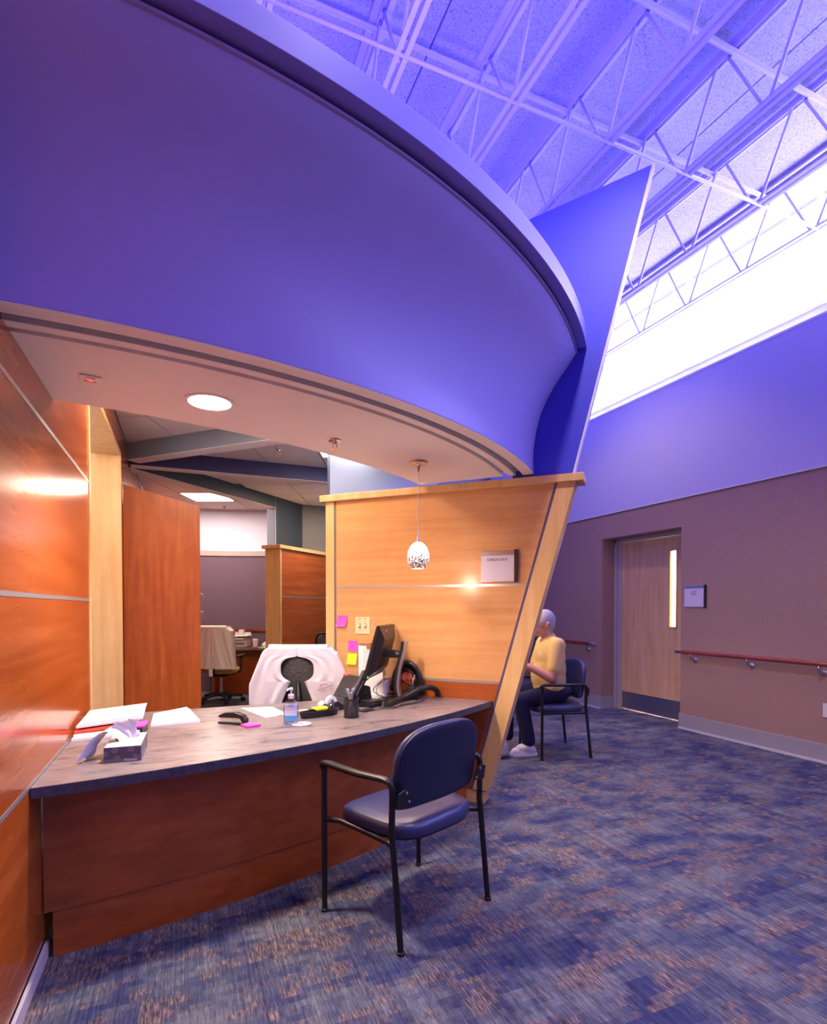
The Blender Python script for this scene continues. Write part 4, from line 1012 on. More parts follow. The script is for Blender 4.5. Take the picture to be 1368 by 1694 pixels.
pa = interp([(0, .02, .05), (.002, .02, .09), (-.012, .015, .12), (.004, .01, .145)], 5)
nP = len(pa); o = obj('tissue_sheet', sheet(pa, [.08+.03*i/nP for i in range(nP)], [(1, .5, .1) for i in range(nP)], .007, 5), M['paper'], tb, smooth=1, world=False)

def quad_stack(name, corners, z0, z1, mat, label, cat, tilt=None, parent=None):
    mb = MB(); lo = [(x, y, z0+(tilt[i] if tilt else 0)) for i, (x, y) in enumerate(corners)]; hi = [(x, y, z1+(tilt[i] if tilt else 0)) for i, (x, y) in enumerate(corners)]
    mb.loft([lo, hi]); o = obj(name, mb, mat, parent)
    if not parent: tag(o, label, cat)
    return o
ps = thing('paper_pile', 'untidy pile of white papers over the red folder at the left wall', 'papers', (-.35, 3.1, ZT))
quad_stack('paper', [(-.485, 2.93), (-.25, 2.98), (-.27, 3.28), (-.487, 3.24)], ZT, ZT+.012, M['paper'], '', '', None, ps)
quad_stack('paper', [(-.483, 2.96), (-.26, 3.00), (-.24, 3.26), (-.487, 3.28)], ZT+.0125, ZT+.02, M['paper'], '', '', [0, .0, .01, .008], ps)
quad_stack('red_folder', [(-.485, 2.99), (-.23, 3.04), (-.245, 3.33), (-.487, 3.32)], ZT+.031, ZT+.040, M['red'], '', '', [-.008, 0, 0, 0], ps)
quad_stack('paper', [(-.480, 3.02), (-.20, 3.10), (-.20, 3.40), (-.47, 3.38)], ZT+.046, ZT+.058, M['paper'], '', '', [-.004, .004, .022, .004], ps)
quad_stack('paper', [(-.47, 3.03), (-.205, 3.12), (-.195, 3.38), (-.47, 3.36)], ZT+.060, ZT+.064, M['paper'], '', '', [-.003, .006, .024, .006], ps)
bx = thing('card_box', 'small black and pink box half under the paper pile', 'box', (-.215, 3.0, ZT), radians(-8))
obj('box_body', MB().bbox(-.045, -.05, 0, .03, .08, .035, .002), M['black'], bx, world=False)
obj('box_lid', MB().bbox(-.048, -.04, .035, .034, .083, .045, .002), M['pink'], bx, world=False)
obj('box_label', MB().box(-.03, -.052, .008, .02, -.050, .028), M['paper'], bx, world=False)
quad_stack('letter_stack', [(-.165, 3.13), (.075, 3.15), (.02, 3.50), (-.165, 3.44)], ZT, ZT+.012, M['paper'], 'neat stack of white sheets left of the stapler', 'papers', [0, 0, .012, .004])
tag(obj('top_letter', MB().loft([[(-.16, 3.15, ZT+.014), (.055, 3.19, ZT+.014), (.01, 3.50, ZT+.030), (-.16, 3.42, ZT+.018)], [(-.16, 3.15, ZT+.016), (.055, 3.19, ZT+.016), (.01, 3.50, ZT+.032), (-.16, 3.42, ZT+.020)]]), M['paper']), 'lifted top sheet lying on the neat stack of white sheets', 'paper')
stp = thing('stapler', 'black stapler standing on the desk beside the pink note pad', 'stapler', (.235, 3.055, ZT), radians(-38))
mb = MB(); 
obj('base', MB().bbox(-.085, -.018, 0, .075, .018, .010, .004), M['black'], stp, world=False)
obj('magazine', MB().extr([(-.075, -.010, .020), (.06, -.010, .020), (.06, -.010, .034), (-.075, -.010, .030)], (0, .02, 0)), M['chrome'], stp, world=False)
hp = [(-.082, .034), (-.078, .044), (-.04, .060), (.02, .064), (.065, .052), (.085, .030), (.085, .008), (.066, .008), (.05, .034), (-.07, .033)]
obj('top_cover', MB().extr([(x, -.019, z) for x, z in hp], (0, .038, 0)), M['black'], stp, world=False, bevel=.005)
pk = thing('note_pad', 'bright pink note pad in front of the stapler', 'note pad', (.315, 2.955, ZT), radians(18))
obj('pad', MB().box(-.038, -.038, 0, .038, .038, .010), flat('pink pad edge', (.85, .05, .42), .6), pk, world=False)
obj('top_note', MB().box(-.038, -.038, .010, .038, .038, .0108), M['pink'], pk, world=False)
def flatquad(name, c, label, cat, mat, z=0, th=.001):
    return quad_stack(name, c, ZT+z, ZT+z+th, mat, label, cat)
flatquad('form_sheet', [(.315, 3.50), (.415, 3.14), (.545, 3.20), (.50, 3.47)], 'printed form with yellow highlighter in front of the clerk chair', 'paper', M['printed'], 0, .003)
flatquad('highlight_card', [(.40, 3.42), (.44, 3.26), (.49, 3.28), (.46, 3.43)], 'pale yellow slip lying on the printed form', 'paper', flat('pale yellow', (.9, .88, .45), .6), .0032, .0006)
flatquad('pink_slip', [(.50, 3.26), (.53, 3.18), (.57, 3.20), (.55, 3.27)], 'pale pink slip behind the sanitizer bottle', 'paper', flat('pale pink', (.9, .45, .6), .6), .004, .0006)
sb = thing('sanitizer_bottle', 'clear hand sanitizer pump bottle with blue label', 'bottle', (.520, 2.93, ZT), radians(-15))
def ovalring(a, b_, z, n=28, e=2.6): return [(a*abs(cos(t))**(2/e)*(1 if cos(t) > 0 else -1), b_*abs(sin(t))**(2/e)*(1 if sin(t) > 0 else -1), z) for t in [2*pi*k/n for k in range(n)]]
obj('bottle_body', MB().loft([ovalring(.034, .020, 0), ovalring(.040, .024, .006), ovalring(.041, .025, .06), ovalring(.040, .024, .105), ovalring(.032, .020, .122), ovalring(.015, .014, .130), ovalring(.013, .013, .138)]), M['clearplastic'], sb, smooth=50, world=False)
obj('gel', MB().loft([ovalring(.033, .019, .003), ovalring(.038, .022, .008), ovalring(.039, .023, .095)]), glassmat('gel', (.75, .82, .97), .15), sb, smooth=50, world=False)
lab = MB(); lab.loft([[(x, -.0262+ .9*0 + .0262*(1-sqrt(max(0, 1-(x/.046)**2)))*.8, z) for x in [-.032+.064*k/12 for k in range(13)]] for z in (.022, .112)], cap=False, closed=False)
obj('label', lab, flat('bottle label', (.62, .66, .86), .5), sb, world=False)
obj('label_band', MB().loft([[(x, -.0267+.0262*(1-sqrt(max(0, 1-(x/.046)**2)))*.8, z) for x in [-.032+.064*k/12 for k in range(13)]] for z in (.022, .048)], cap=False, closed=False), flat('label blue', (.10, .38, .85), .5), sb, world=False)
text_mesh('lettering', 'PURELL', .0175, flat('label ink', (.06, .05, .35), .5), sb, frame_mat((1, 0, 0), (0, 0, 1), (0, -.028, .100)))
text_mesh('lettering', 'HAND SANITIZER', .0068, flat('label ink2', (.15, .15, .45), .5), sb, frame_mat((1, 0, 0), (0, 0, 1), (0, -.0285, .084)))
obj('pump_collar', MB().lathe([(.015, .136), (.016, .138), (.016, .156), (.010, .160)], n=20), M['paper'], sb, smooth=50, world=False)
obj('pump_head', MB().lathe([(.005, .158), (.005, .178), (.010, .180), (.010, .192), (.004, .195)], n=16).tube([(0, 0, .187), (-.012, -.02, .188), (-.018, -.034, .182)], [.007, .005, .004], 8), M['paper'], sb, smooth=50, world=False)
tag(obj('paper_disc', MB().lathe([(.012, .0), (.052, .0), (.052, .0012), (.012, .0012), (.012, 0)], (.570, 2.915, ZT+.0), 32, False), M['paper']), 'white paper disc lying beside the sanitizer bottle', 'disc')
tr = thing('desk_tray', 'black desk tray with yellow notes and loose clips', 'tray', (.705, 3.085, ZT), radians(20))
def traying(a, b_, z): return [(x*(1-.0), y*(1+.25*x/.13), z) for x, y, z in ovalring(a, b_, z, 32, 3)]
obj('tray_shell', MB().loft([traying(.115, .036, 0), traying(.125, .042, .035), traying(.121, .038, .035), traying(.112, .034, .008)]), M['black'], tr, smooth=40, world=False)
obj('tray_fill', MB().loft([traying(.112, .034, .008), traying(.113, .034, .012)]), M['blackmatt'], tr, world=False)
for k in range(16):
    rnd = random.Random(k+40); x, y, a = rnd.uniform(-.09, -.0), rnd.uniform(-.022, .022), rnd.uniform(0, 3)
    mb = MB(); mb.M = Matrix.Translation((x, y, .020+.006*rnd.random())) @ Matrix.Rotation(a, 4, 'Z')
    tag(obj('paper_clip', mb.tube([(-.012, -.004, 0), (.010, -.004, 0), (.013, 0, 0), (.010, .004, 0), (-.010, .004, 0), (-.012, .001, 0), (.006, .001, 0)], .0009, 5), M['chrome'], world=False), 'small steel paper clip loose among others in the black tray', 'paper clip', 'paper clips in the tray').matrix_world = Matrix.Translation((.705, 3.085, ZT)) @ Matrix.Rotation(radians(20), 4, 'Z')
yn = obj('yellow_notes', MB().bbox(-.04, -.036, 0, .04, .036, .010, .001), M['yellow'], world=False); yn.location = (.72, 3.10, ZT+.036); yn.rotation_euler = (0, 0, radians(12)); tag(yn, 'yellow note pad lying across the black tray', 'note pad')
for k, (x, y) in enumerate(((.768, 3.07), (.79, 3.115), (.755, 3.05))):
    b_ = thing('binder_clip', ['middle black binder clip of the three at the right end of the tray', 'rearmost black binder clip at the right end of the tray', 'front black binder clip beside the yellow notes in the tray'][k], 'binder clip', (x, y, ZT+.036), radians(30*k), 'binder clips in the tray')
    obj('clip_body', MB().extr([(-.014, -.010, 0), (-.014, .010, 0), (-.014, 0, .018)], (.028, 0, 0)), M['black'], b_, world=False)
    obj('wire_handle', MB().tube([(-.008, 0, .016), (-.010, -.012, .030), (0, -.016, .034), (.010, -.012, .030), (.008, 0, .016)], .0011, 5), M['chrome'], b_, world=False)
td = thing('tape_dispenser', 'black tape dispenser with white tape roll behind the tray', 'tape dispenser', (.815, 3.21, ZT), radians(25))
obj('dispenser_body', MB().extr([(-.075, -.025, 0), (.07, -.025, 0), (.07, -.025, .025), (.03, -.025, .055), (-.03, -.025, .055), (-.07, -.025, .03)], (0, .05, 0)), M['black'], td, world=False, bevel=.004)
mb = MB(); mb.M = Matrix.Translation((-.01, 0, .055)) @ Matrix.Rotation(radians(90), 4, 'X'); mb.lathe([(.016, -.012), (.036, -.012), (.036, .012), (.016, .012), (.016, -.012)], n=28, cap=False)
obj('tape_roll', mb, M['paper'], td, smooth=40, world=False)
obj('cutter', MB().box(.066, -.015, .024, .078, .015, .030), M['chrome'], td, world=False)
e1 = obj('eraser', MB().bbox(-.032, -.014, 0, .032, .014, .016, .003), M['cream'], world=False); e1.location = (.64, 3.23, ZT); e1.rotation_euler = (0, 0, radians(15)); tag(e1, 'cream coloured eraser block behind the tray', 'eraser')
e2 = obj('card_packet', MB().bbox(-.025, -.022, 0, .025, .022, .028, .002), M['teal'], world=False); e2.location = (.705, 3.20, ZT); e2.rotation_euler = (0, 0, radians(15)); tag(e2, 'small teal packet between the eraser and tape dispenser', 'packet')
wc = crumple('curled_receipt', '', (.775, 3.30, ZT), .026, 8, M['paper']); tag(wc, 'curled white receipt paper in front of the phone', 'paper')
def pen(loc, dirv, L, r, mat, label, capm=None, group=None):
    t_ = thing('pen', label, 'pen', loc, 0, group)
    d_ = Vector(dirv).normalized(); 
    obj('barrel', MB().tube([(0, 0, 0), tuple(d_*L*.06), tuple(d_*L*.88)], [r*.4, r, r], 8), mat, t_, smooth=40, world=False)
    obj('pen_cap', MB().tube([tuple(d_*L*.88), tuple(d_*L*.97), tuple(d_*L)], [r*1.05, r, r*.6], 8), capm or mat, t_, smooth=40, world=False)
    return t_
def pencup(loc, r, h, label):
    t_ = thing('pen_cup', label, 'pen cup', loc)
    obj('mesh_wall', MB().lathe([(r, .004), (r, h)], n=32, cap=False), M['wiremesh'], t_, smooth=1, world=False)
    obj('rim', MB().lathe([(r-.001, h-.004), (r+.002, h-.004), (r+.002, h+.002), (r-.001, h+.002), (r-.001, h-.004)], n=32, cap=False), M['black'], t_, smooth=40, world=False)
    obj('base', MB().lathe([(r+.002, 0), (r+.002, .008), (r-.001, .008)], n=32), M['black'], t_, smooth=40, world=False)
gp = flat('grey pen barrel', (.42, .41, .42), .4, .3)
C1 = (.868, 2.985, ZT)
pencup(C1, .042, .105, 'black wire mesh pen cup nearest the desk edge')
for k, (bx_, by_, dx, dy, lb) in enumerate(((.02, .0, -.30, .05, 'grey pen leaning far left in the near mesh cup'), (.02, .01, -.22, .12, 'second grey pen leaning left in the near mesh cup'), (-.01, -.01, .06, .1, 'upright short grey pen in the near mesh cup'), (-.02, 0, .20, .05, 'grey pen leaning right in the near mesh cup'), (-.02, .01, .30, .10, 'grey pen leaning farthest right in the near mesh cup'))):
    pen((C1[0]+bx_, C1[1]+by_, ZT+.009), (dx, dy, 1), (.16, .155, .13, .155, .16)[k], .0055, gp, lb, M['steel'] if k == 2 else gp)
# desk phone, screen leaning towards the clerk
ph = thing('desk_phone', 'black desk phone with a red light facing the clerk chair', 'phone', (1.00, 3.40, ZT), radians(28))
# local frame: -x looks to the clerk, y away from camera
obj('phone_foot', MB().extr([(-.09, -.085, 0), (.09, -.085, 0), (.07, -.085, .11), (.04, -.085, .12)], (0, .17, 0)), M['black'], ph, world=False)
obj('phone_body', MB().extr([(-.115, -.10, .012), (-.10, -.10, .0), (.02, -.10, .150), (.05, -.10, .165), (.035, -.10, .178), (.012, -.10, .176)], (0, .20, 0)), M['black'], ph, world=False, bevel=.004)
sc_ = obj('phone_screen', MB().extr([(-.035, -.02, .1085), (.008, -.02, .163), (.006, -.02, .1655), (-.038, -.02, .111)], (0, .11, 0)), flat('grey lcd', (.35, .4, .36), .2), ph, world=False)
for i in range(4):
    for j in range(3):
        x = -.092+i*.016; z = .0335+i*.020
        obj('key', MB().bbox(x-.008, -.01+j*.026, z-.004, x+.004, .008+j*.026, z+.008, .002), flat('dark keys', (.05, .05, .07), .4) if i+j == 0 else bpy.data.materials['dark keys'], ph, world=False)
hs = obj('handset', MB().tube([(-.082, -.075, .070), (-.06, -.075, .10), (-.02, -.075, .145), (.015, -.075, .188), (.03, -.075, .195)], [.028, .020, .017, .020, .028], 12), M['navycloth'] if False else M['black'], ph, smooth=1, world=False)
obj('message_light', MB().bbox(.005, .07, .174, .028, .10, .186, .003), M['redled'], ph, world=False)
mb = MB(); cp = []
for k in range(90):
    a = k*.9; u = k/89; cp.append((-.07+.10*u+.008*cos(a), -.12-.02*sin(pi*u), .012+.008*sin(a)))
obj('coil_cord', mb.tube(cp, .002, 5), M['black'], ph, world=False)
kb = thing('keyboard', 'black and grey keyboard standing in front of the monitor', 'keyboard', (1.10, 3.60, ZT), radians(60))
obj('key_bed', MB().bbox(-.20, -.06, 0, .06, .06, .014, .003), M['black'], kb, world=False)
for i in range(12):
    for j in range(4): obj('key', MB().bbox(-.19+i*.02, -.05+j*.024, .014, -.173+i*.02, -.03+j*.024, .021, .002), gp, kb, world=False)
cl = thing('card_reader', 'black box shaped card reader in front of the monitor', 'card reader', (1.075, 3.255, ZT), radians(22))
obj('case', MB().bbox(-.05, -.045, 0, .055, .05, .042, .004), M['black'], cl, world=False)
obj('slot', MB().box(-.04, -.046, .022, .045, -.044, .026), M['steel'], cl, world=False)
cl2 = thing('calculator', 'slim black calculator lying beside the cable tube', 'calculator', (1.00, 3.13, ZT), radians(30))
obj('case', MB().bbox(-.045, -.03, 0, .045, .03, .012, .003), M['black'], cl2, world=False)
obj('display', MB().box(-.035, .01, .012, .035, .024, .0125), M['groove'], cl2, world=False)

# monitor
mo = thing('monitor', 'black computer monitor with silver neck, seen from behind', 'monitor', (1.30, 3.43, ZT))
bn = radians(123)   # azimuth of the outward normal of the back
nb = Vector((sin(bn), cos(bn), 0)); rtv = Vector((cos(bn), -sin(bn), 0))  # along the screen width
tl = radians(15)
upv = Vector((0, 0, 1))*cos(tl)+nb*sin(tl); nrm = nb*cos(tl)-Vector((0, 0, 1))*sin(tl)
FM = Matrix(((rtv[0], upv[0], nrm[0], 0), (rtv[1], upv[1], nrm[1], 0), (rtv[2], upv[2], nrm[2], 0), (0, 0, 0, 1)))
MC = Vector((-.095, .045, .325))
def mpart(nm, mb, mat, par=None, **k):
    mb.v = [tuple(MC+(FM @ Vector(p))) for p in mb.v]; return obj(nm, mb, mat, par or mo, world=False, **k)
mpart('housing', MB().bbox(-.225, -.17, -.012, .225, .185, .014, .006), M['black'])
mpart('back_shell', MB().loft([[(x*.95, y*.93, .012) for x, y in ((-.225, -.17), (.225, -.17), (.225, .185), (-.225, .185))], [(x*.72, y*.62, .045) for x, y in ((-.225, -.17), (.225, -.17), (.225, .185), (-.225, .185))], [(x*.66, y*.55, .050) for x, y in ((-.225, -.17), (.225, -.17), (.225, .185), (-.225, .185))]]), M['black'])
mpart('screen', MB().box(-.21, -.150, -.014, .21, .172, -.012), flat('screen lit', (.05, .06, .09), .15, emit=(.5, .6, .9), es=.6))
ring = [(.05+.026*cos(2*pi*k/24), .135+.026*sin(2*pi*k/24), .0255) for k in range(25)]
mpart('logo_ring', MB().tube(ring, .0016, 6), M['steel'])
lt_ = text_mesh('lettering', 'DELL', .017, M['steel'], mo, Matrix.Translation(MC) @ FM @ frame_mat((1, 0, 0), (0, 1, 0), (.05, .135, .0285)))
mpart('power_light', MB().ell((.214, -.150, .016), (.006, .006, .004)), M['greenled'])
hb = MB(); base_c = Vector((.0, -.03, 0))
neck = [(base_c+nb*.02+Vector((0, 0, .012))), base_c+nb*.0+Vector((0, 0, .10)), base_c+nb*.015+Vector((0, 0, .22)), base_c+nb*.045+Vector((0, 0, .34)), base_c+nb*.052+Vector((0, 0, .395))]
npth = interp([tuple(p) for p in neck], 5)
def ribbon(path, wdir, hw, thdir, th):
    return MB().loft([[tuple(p-wdir*hw), tuple(p+wdir*hw), tuple(p+wdir*hw+thdir*th), tuple(p-wdir*hw+thdir*th)] for p in path])
obj('stand_neck', ribbon([p-rtv*.012 for p in npth], rtv, .030, nb, .016), flat('silver stand', (.42, .42, .43), .35, .7), mo, world=False)
obj('neck_back', ribbon(npth, rtv, .034, -nb, .014), M['black'], mo, world=False)
mb = MB(); hm = MC; mb.tube([tuple(MC+nrm*.045), tuple(base_c+nb*.03+Vector((0, 0, .31)))], [.03, .025], 12)
obj('hinge', mb, M['black'], mo, world=False)
obj('stand_base', MB().loft([ovalring(.105, .085, 0), ovalring(.110, .088, .006), ovalring(.10, .08, .012)]), M['black'], mo, smooth=40, world=False)

wt = thing('white_tray', 'white open paper box behind the monitor stand', 'box', (1.19, 3.655, ZT), radians(-40))
obj('box_wall', MB().box(-.09, -.05, 0, .13, -.046, .11).box(-.09, .046, 0, .13, .05, .11).box(-.09, -.05, 0, -.086, .05, .11).box(.126, -.05, 0, .13, .05, .11), M['paper'], wt, world=False)
obj('box_floor', MB().box(-.09, -.05, 0, .13, .05, .004), M['paper'], wt, world=False)
ynt = obj('yellow_tag', MB().bbox(-.018, -.002, 0, .018, .002, .055, .001), M['yellow'], world=False); ynt.location = (1.10, 3.59, ZT+.03); ynt.rotation_euler = (0, .15, radians(-20)); tag(ynt, 'yellow tag standing against the white paper box', 'note')
ptr = thing('form_pile', 'pile of leaflets lying under the monitor cables', 'papers', (1.21, 3.56, ZT))
for k in range(4):
    quad_stack('leaflet', [(1.13+.004*k, 3.56), (1.25, 3.48+.006*k), (1.31-.003*k, 3.60), (1.19, 3.68)], ZT+k*.006, ZT+.005+k*.006, M['printed'] if k % 2 else M['paper'], '', '', None, ptr)
C2 = (1.432, 3.43, ZT)
pencup(C2, .040, .095, 'black wire mesh pen cup with scissors beside the monitor stand')
for k, (dx, dy, L_, mt, lb) in enumerate(((-.10, .1, .15, 'blue_pl', 'blue capped pen in the far mesh cup'), (.04, 0, .135, 'yellow', 'yellow pencil in the far mesh cup'), (.16, .05, .14, 'blue_pl', 'second blue pen leaning right in the far mesh cup'), (.26, .08, .155, 'steel', 'chrome pen leaning right in the far mesh cup'))):
    pen((C2[0]-dx*.1, C2[1]-.005*k+.008, ZT+.009), (dx, dy, 1), L_, .005, M[mt], lb)
sc = thing('scissors', 'red handled scissors standing in the far mesh cup', 'scissors', (C2[0]-.012, C2[1]+.006, ZT+.012), radians(-25))
obj('blade', MB().extr([(0, 0, 0), (.010, 0, .09), (-.010, 0, .09)], (0, .002, 0)), M['chrome'], sc, world=False)
for s_ in (-1, 1):
    obj('handle_loop', MB().tube([(s_*.006-.01*0, 0, .085)]+[(s_*(.017)-.03+.012*cos(a)*1.0, 0, .135+.022*sin(a)) for a in [-pi/2+2*pi*k/14 for k in range(15)]], .0045, 8), M['red'], sc, smooth=1, world=False)
# cable tube and loop
hose = interp([(1.145, 3.175, ZT+.020), (1.23, 3.265, ZT+.020), (1.325, 3.36, ZT+.021), (1.395, 3.345+.02, ZT+.045), (1.46, 3.36, ZT+.075), (1.53, 3.37, ZT+.078), (1.585, 3.385, ZT+.055), (1.605, 3.40, ZT+.015)], 5)
ht = thing('cable_hose', 'thick black cable hose curving across the desk top', 'hose', (1.145, 3.175, ZT))
obj('hose_wall', MB().tube(hose, .0185, 16, cap=False), M['black'], ht, smooth=1)
o = ht.children[0]; m_ = o.modifiers.new('wall', 'SOLIDIFY'); m_.thickness = .003
obj('hose_rings', (lambda mb: [mb.tube([hose[k]-(hose[k+1]-hose[k]).normalized()*.002, hose[k]+(hose[k+1]-hose[k]).normalized()*.002], .0195, 14) for k in range(0, len(hose)-1)] and mb)(MB()), M['blackmatt'], ht, smooth=40)
ab = thing('cable_bundle', 'black arched cable bundle against the beech partition', 'cables', (1.50, 3.48, ZT))
for q, (ra, rb, th, oy) in enumerate(((.115, .215, .019, 0), (.095, .185, .012, .012), (.075, .16, .007, -.012))):
    pts = [onp(1.465+ra*cos(a)*r2*1.0, ZT+.02+rb*sin(a), -.045+oy) for a in [pi*.98*k/22 for k in range(23)]]
    obj('cable_loop', MB().tube(pts, th, 10), M['black'] if q != 1 else M['blackmatt'], ab, smooth=1)
rnd = random.Random(5)
cords = [[(1.26, 3.40, .86), (1.20, 3.48, .80), (1.22, 3.56, .73), (1.32, 3.60, .715), (1.42, 3.53, .712)], [(1.22, 3.45, .84), (1.17, 3.50, .76), (1.25, 3.45, .715), (1.36, 3.50, .72), (1.44, 3.50, .76)],
         [(1.30, 3.42, .82), (1.34, 3.50, .75), (1.28, 3.55, .72), (1.40, 3.56, .73), (1.49, 3.48, .80)], [(1.02, 3.10, .706), (1.10, 3.13, .706), (1.18, 3.12, .706), (1.27, 3.22, .706), (1.36, 3.24, .706), (1.42, 3.33, .706)],
         [(1.05, 3.26, .706), (1.16, 3.16, .706), (1.28, 3.19, .706), (1.40, 3.25, .706), (1.47, 3.33, .706)]]
for k, c_ in enumerate(cords):
    tag(obj('power_cord', MB().tube(interp(c_, 6), .0028, 6), M['black'], smooth=1), ['thin black cord hanging lowest below the monitor', 'thin black cord looping left under the monitor', 'thin black cord rising to the cable bundle', 'thin black cord lying nearest the desk edge by the hose', 'thin black cord crossing the desk from the card reader'][k], 'cord')
tag(crumple('yellow_scrap', '', (1.135, 3.38, ZT), .014, 4, M['yellow']), 'tiny crumpled yellow scrap beside the monitor base', 'scrap')

# ------------------------------------------------------------------ seated person
PC = Vector((3.132, 4.135, 0)); PF = Vector((-.964, .266, 0)); PLt = Vector((-.266, -.964, 0))
def pp_(f, l, z): return PC+PF*f+PLt*l+Vector((0, 0, z))
def blob(name, prims, mat, voxel, parent=None, smooth_it=4, label=None):
    mb = MB()
    R3 = Matrix((PF, PLt, Vector((0, 0, 1)))).transposed()
    for p in prims:
        if p[0] == 'c': mb.cap_(pp_(*p[1]), pp_(*p[2]), p[3], p[4], 16)
        else: mb.ell(pp_(*p[1]), p[2], 20, 14, R3)
    o = obj(name, mb, mat, parent)
    m_ = o.modifiers.new('remesh', 'REMESH'); m_.mode = 'VOXEL'; m_.voxel_size = voxel; m_.use_smooth_shade = True
    s_ = o.modifiers.new('smooth', 'SMOOTH'); s_.factor = .5; s_.iterations = smooth_it
    return o
man = thing('person', 'person with short grey hair, yellow t-shirt and navy trousers seated behind the partition', 'person', tuple(PC))
hz, hf = 1.175, .105
body = [('e', (hf, 0, hz+.01), (.098, .078, .108)), ('e', (hf+.03, 0, hz-.05), (.068, .060, .066)), ('e', (hf+.088, 0, hz-.018), (.020, .013, .022)), ('e', (hf+.075, 0, hz-.095), (.026, .028, .022)),
        ('c', (hf-.005, .078, hz-.022), (hf-.012, .086, hz-.0), .012, .016), ('c', (hf-.005, -.078, hz-.022), (hf-.012, -.086, hz), .012, .016), ('e', (hf+.085, 0, hz-.062), (.014, .026, .009)),
        ('e', (hf+.082, .03, hz+.020), (.018, .026, .011)), ('e', (hf+.082, -.03, hz+.020), (.018, .026, .011)), ('e', (hf+.074, .034, hz-.012), (.016, .022, .012)), ('e', (hf+.074, -.034, hz-.012), (.016, .022, .012)),
        ('c', (hf-.02, 0, hz-.07), (.045, 0, 1.0), .056, .066), ('e', (.045, 0, .86), (.112, .160, .19)), ('e', (.05, 0, .64), (.125, .168, .16)), ('e', (.01, 0, .55), (.12, .17, .08))]
for s_ in (1, -1):
    if s_ > 0: sh, el, wr_, hd = (.04, .185, .985), (.115, .235, .70), (.30, .15, .80), (.345, .13, .82)
    else: sh, el, wr_, hd = (.04, -.185, .985), (.125, -.225, .70), (.31, -.09, .80), (.355, -.07, .82)
    body += [('c', sh, el, .056, .046), ('c', el, wr_, .046, .028), ('e', hd, (.045, .020, .038))]
    inw = -s_
    for k, (dz, L_) in enumerate(((.026, .062), (.009, .07), (-.008, .066), (-.024, .052))):
        a = (hd[0]+.03, hd[1]+inw*.004, hd[2]+dz); b_ = (a[0]+L_*.5, a[1]+inw*.012, a[2]-.002); c_ = (b_[0]+L_*.25, b_[1]+inw*.030, b_[2]-.004)
        body += [('c', a, b_, .0092, .0085), ('c', b_, c_, .0085, .0070)]
    th = (hd[0]-.005, hd[1]+inw*.01, hd[2]+.03); t2_ = (th[0]+.03, th[1]+inw*.03, th[2]+.022); t3_ = (t2_[0]+.025, t2_[1]+inw*.012, t2_[2]+.004)
    body += [('c', th, t2_, .012, .010), ('c', t2_, t3_, .010, .0085)]
    hp_, kn, an = (-.0, s_*.095, .545), ((.36, .12, .50) if s_ > 0 else (.42, -.12, .50)), ((.285, .12, .10) if s_ > 0 else (.41, -.12, .10))
    body += [('c', hp_, kn, .078, .052), ('c', kn, an, .050, .036), ('c', an, (an[0]+.10, an[1], .045), .036, .03)]
obj_body = blob('body', body, M['skin'], .006, man, 3)
obj_hair = blob('hair', [('e', (hf-.012, 0, hz+.028), (.100, .084, .102)), ('e', (hf-.035, 0, hz-.02), (.070, .074, .070))], M['hair'], .007, man, 3)
for s_ in (1, -1):
    obj('eye', MB().ell(pp_(hf+.081, s_*.031, hz+.004), (.0105, .0105, .0105)), M['paper'], man, smooth=1)
    obj('pupil', MB().ell(pp_(hf+.0895, s_*.031, hz+.003), (.0042, .0042, .0042)), M['ink'], man, smooth=1)
obj('lips', MB().ell(pp_(hf+.094, 0, hz-.062), (.010, .022, .006), M=Matrix((PF, PLt, Vector((0, 0, 1)))).transposed()), flat('lip skin', (.45, .14, .12), .5), man, smooth=1)
gl = obj('glasses', MB().tube([pp_(hf-.01, .088, hz+.008), pp_(hf+.09, .07, hz+.012), pp_(hf+.108, .045, hz+.01)], .002, 6).tube([pp_(hf-.01, -.088, hz+.008), pp_(hf+.09, -.07, hz+.012), pp_(hf+.108, -.045, hz+.01)], .002, 6)
    .tube([pp_(hf+.112, .032+.022*cos(a), hz+.004+.016*sin(a)) for a in [2*pi*k/16 for k in range(17)]], .0018, 6).tube([pp_(hf+.112, -.032+.022*cos(a), hz+.004+.016*sin(a)) for a in [2*pi*k/16 for k in range(17)]], .0018, 6).tube([pp_(hf+.112, .011, hz+.006), pp_(hf+.112, -.011, hz+.006)], .0018, 6), M['steel'], man, smooth=1)
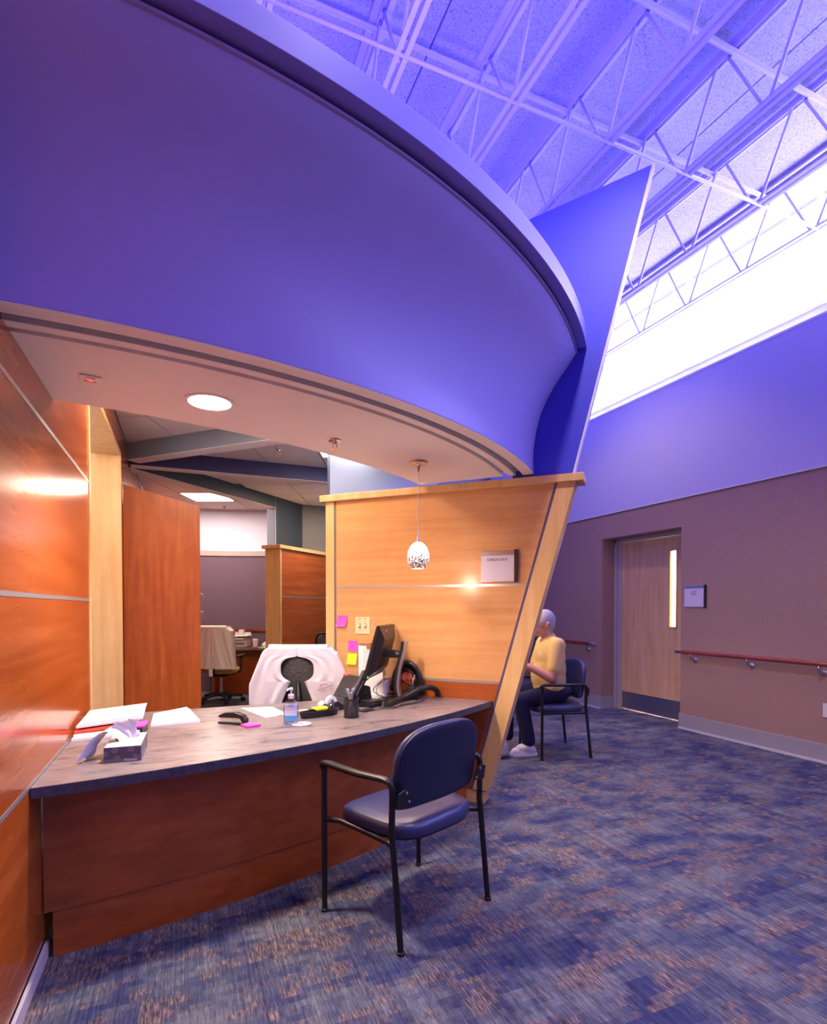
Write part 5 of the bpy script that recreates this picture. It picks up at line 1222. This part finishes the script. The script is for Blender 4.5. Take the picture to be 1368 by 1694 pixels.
shirt = [('e', (.045, 0, .87), (.132, .182, .19)), ('e', (.045, 0, .76), (.142, .182, .20)), ('e', (.05, 0, .66), (.148, .188, .17)), ('e', (.045, 0, .60), (.150, .192, .085)), ('e', (.10, 0, .70), (.115, .15, .16)), ('c', (.035, .10, 1.005), (.035, -.10, 1.005), .055, .055), ('c', (.05, 0, .98), (.055, 0, 1.03), .085, .072)]
for s_ in (1, -1):
    el = (.092, s_*.222, .785); shirt += [('c', (.038, s_*.175, .985), el, .070, .062)]
blob('t_shirt', shirt, M['yshirt'], .008, man, 9)
pants = [('e', (-.005, 0, .56), (.155, .195, .085))]
for s_ in (1, -1):
    hp_, kn, an = (-.0, s_*.10, .55), ((.36, .12, .50) if s_ > 0 else (.42, -.12, .50)), ((.285, .12, .135) if s_ > 0 else (.41, -.12, .135))
    pants += [('c', hp_, kn, .092, .068), ('c', kn, an, .068, .062)]
blob('trousers', pants, M['navycloth'], .008, man, 3)
for s_ in (1, -1):
    bx_, ly = (.285, .12) if s_ > 0 else (.41, -.12)
    sh_ = blob('shoe', [('c', (bx_-.03, ly, .050), (bx_+.02, ly, .065), .042, .050), ('c', (bx_, ly, .045), (bx_+.12, ly, .038), .042, .036), ('e', (bx_+.05, ly, .03), (.12, .043, .028)), ('e', (bx_+.035, ly, .065), (.085, .044, .042))], M['shoe'], .006, man, 3)
    obj('sole', MB().loft([[tuple(pp_(bx_+.045+x, ly+y, z)) for x, y, _ in ovalring(.128, .046, 0, 28, 2.6)] for z in (0.001, .022)]), M['paper'], sh_)
    for q in range(3):
        obj('lace', MB().tube([pp_(bx_+.05+q*.02, ly-.024, .080-q*.008), pp_(bx_+.055+q*.02, ly, .087-q*.009), pp_(bx_+.05+q*.02, ly+.024, .080-q*.008)], .0028, 6), M['groove'], sh_)
hb = thing('handbag', 'pale grey soft bag on the floor in front of the white shoes', 'bag', tuple(pp_(.55, .13, 0)))
o = blob('bag_body', [('e', (.55, .13, .08), (.07, .10, .085)), ('e', (.55, .13, .05), (.08, .11, .05))], M['stone'], .01, hb, 3)
obj('bag_handle', MB().tube([pp_(.55, .06, .14), pp_(.55, .08, .20), pp_(.55, .17, .20), pp_(.55, .20, .14)], .006, 8), M['stone'], hb, smooth=1)
obj_badge = obj('badge', MB().ell(pp_(.165, .06, .90), (.004, .018, .018)), M['paper'], man)
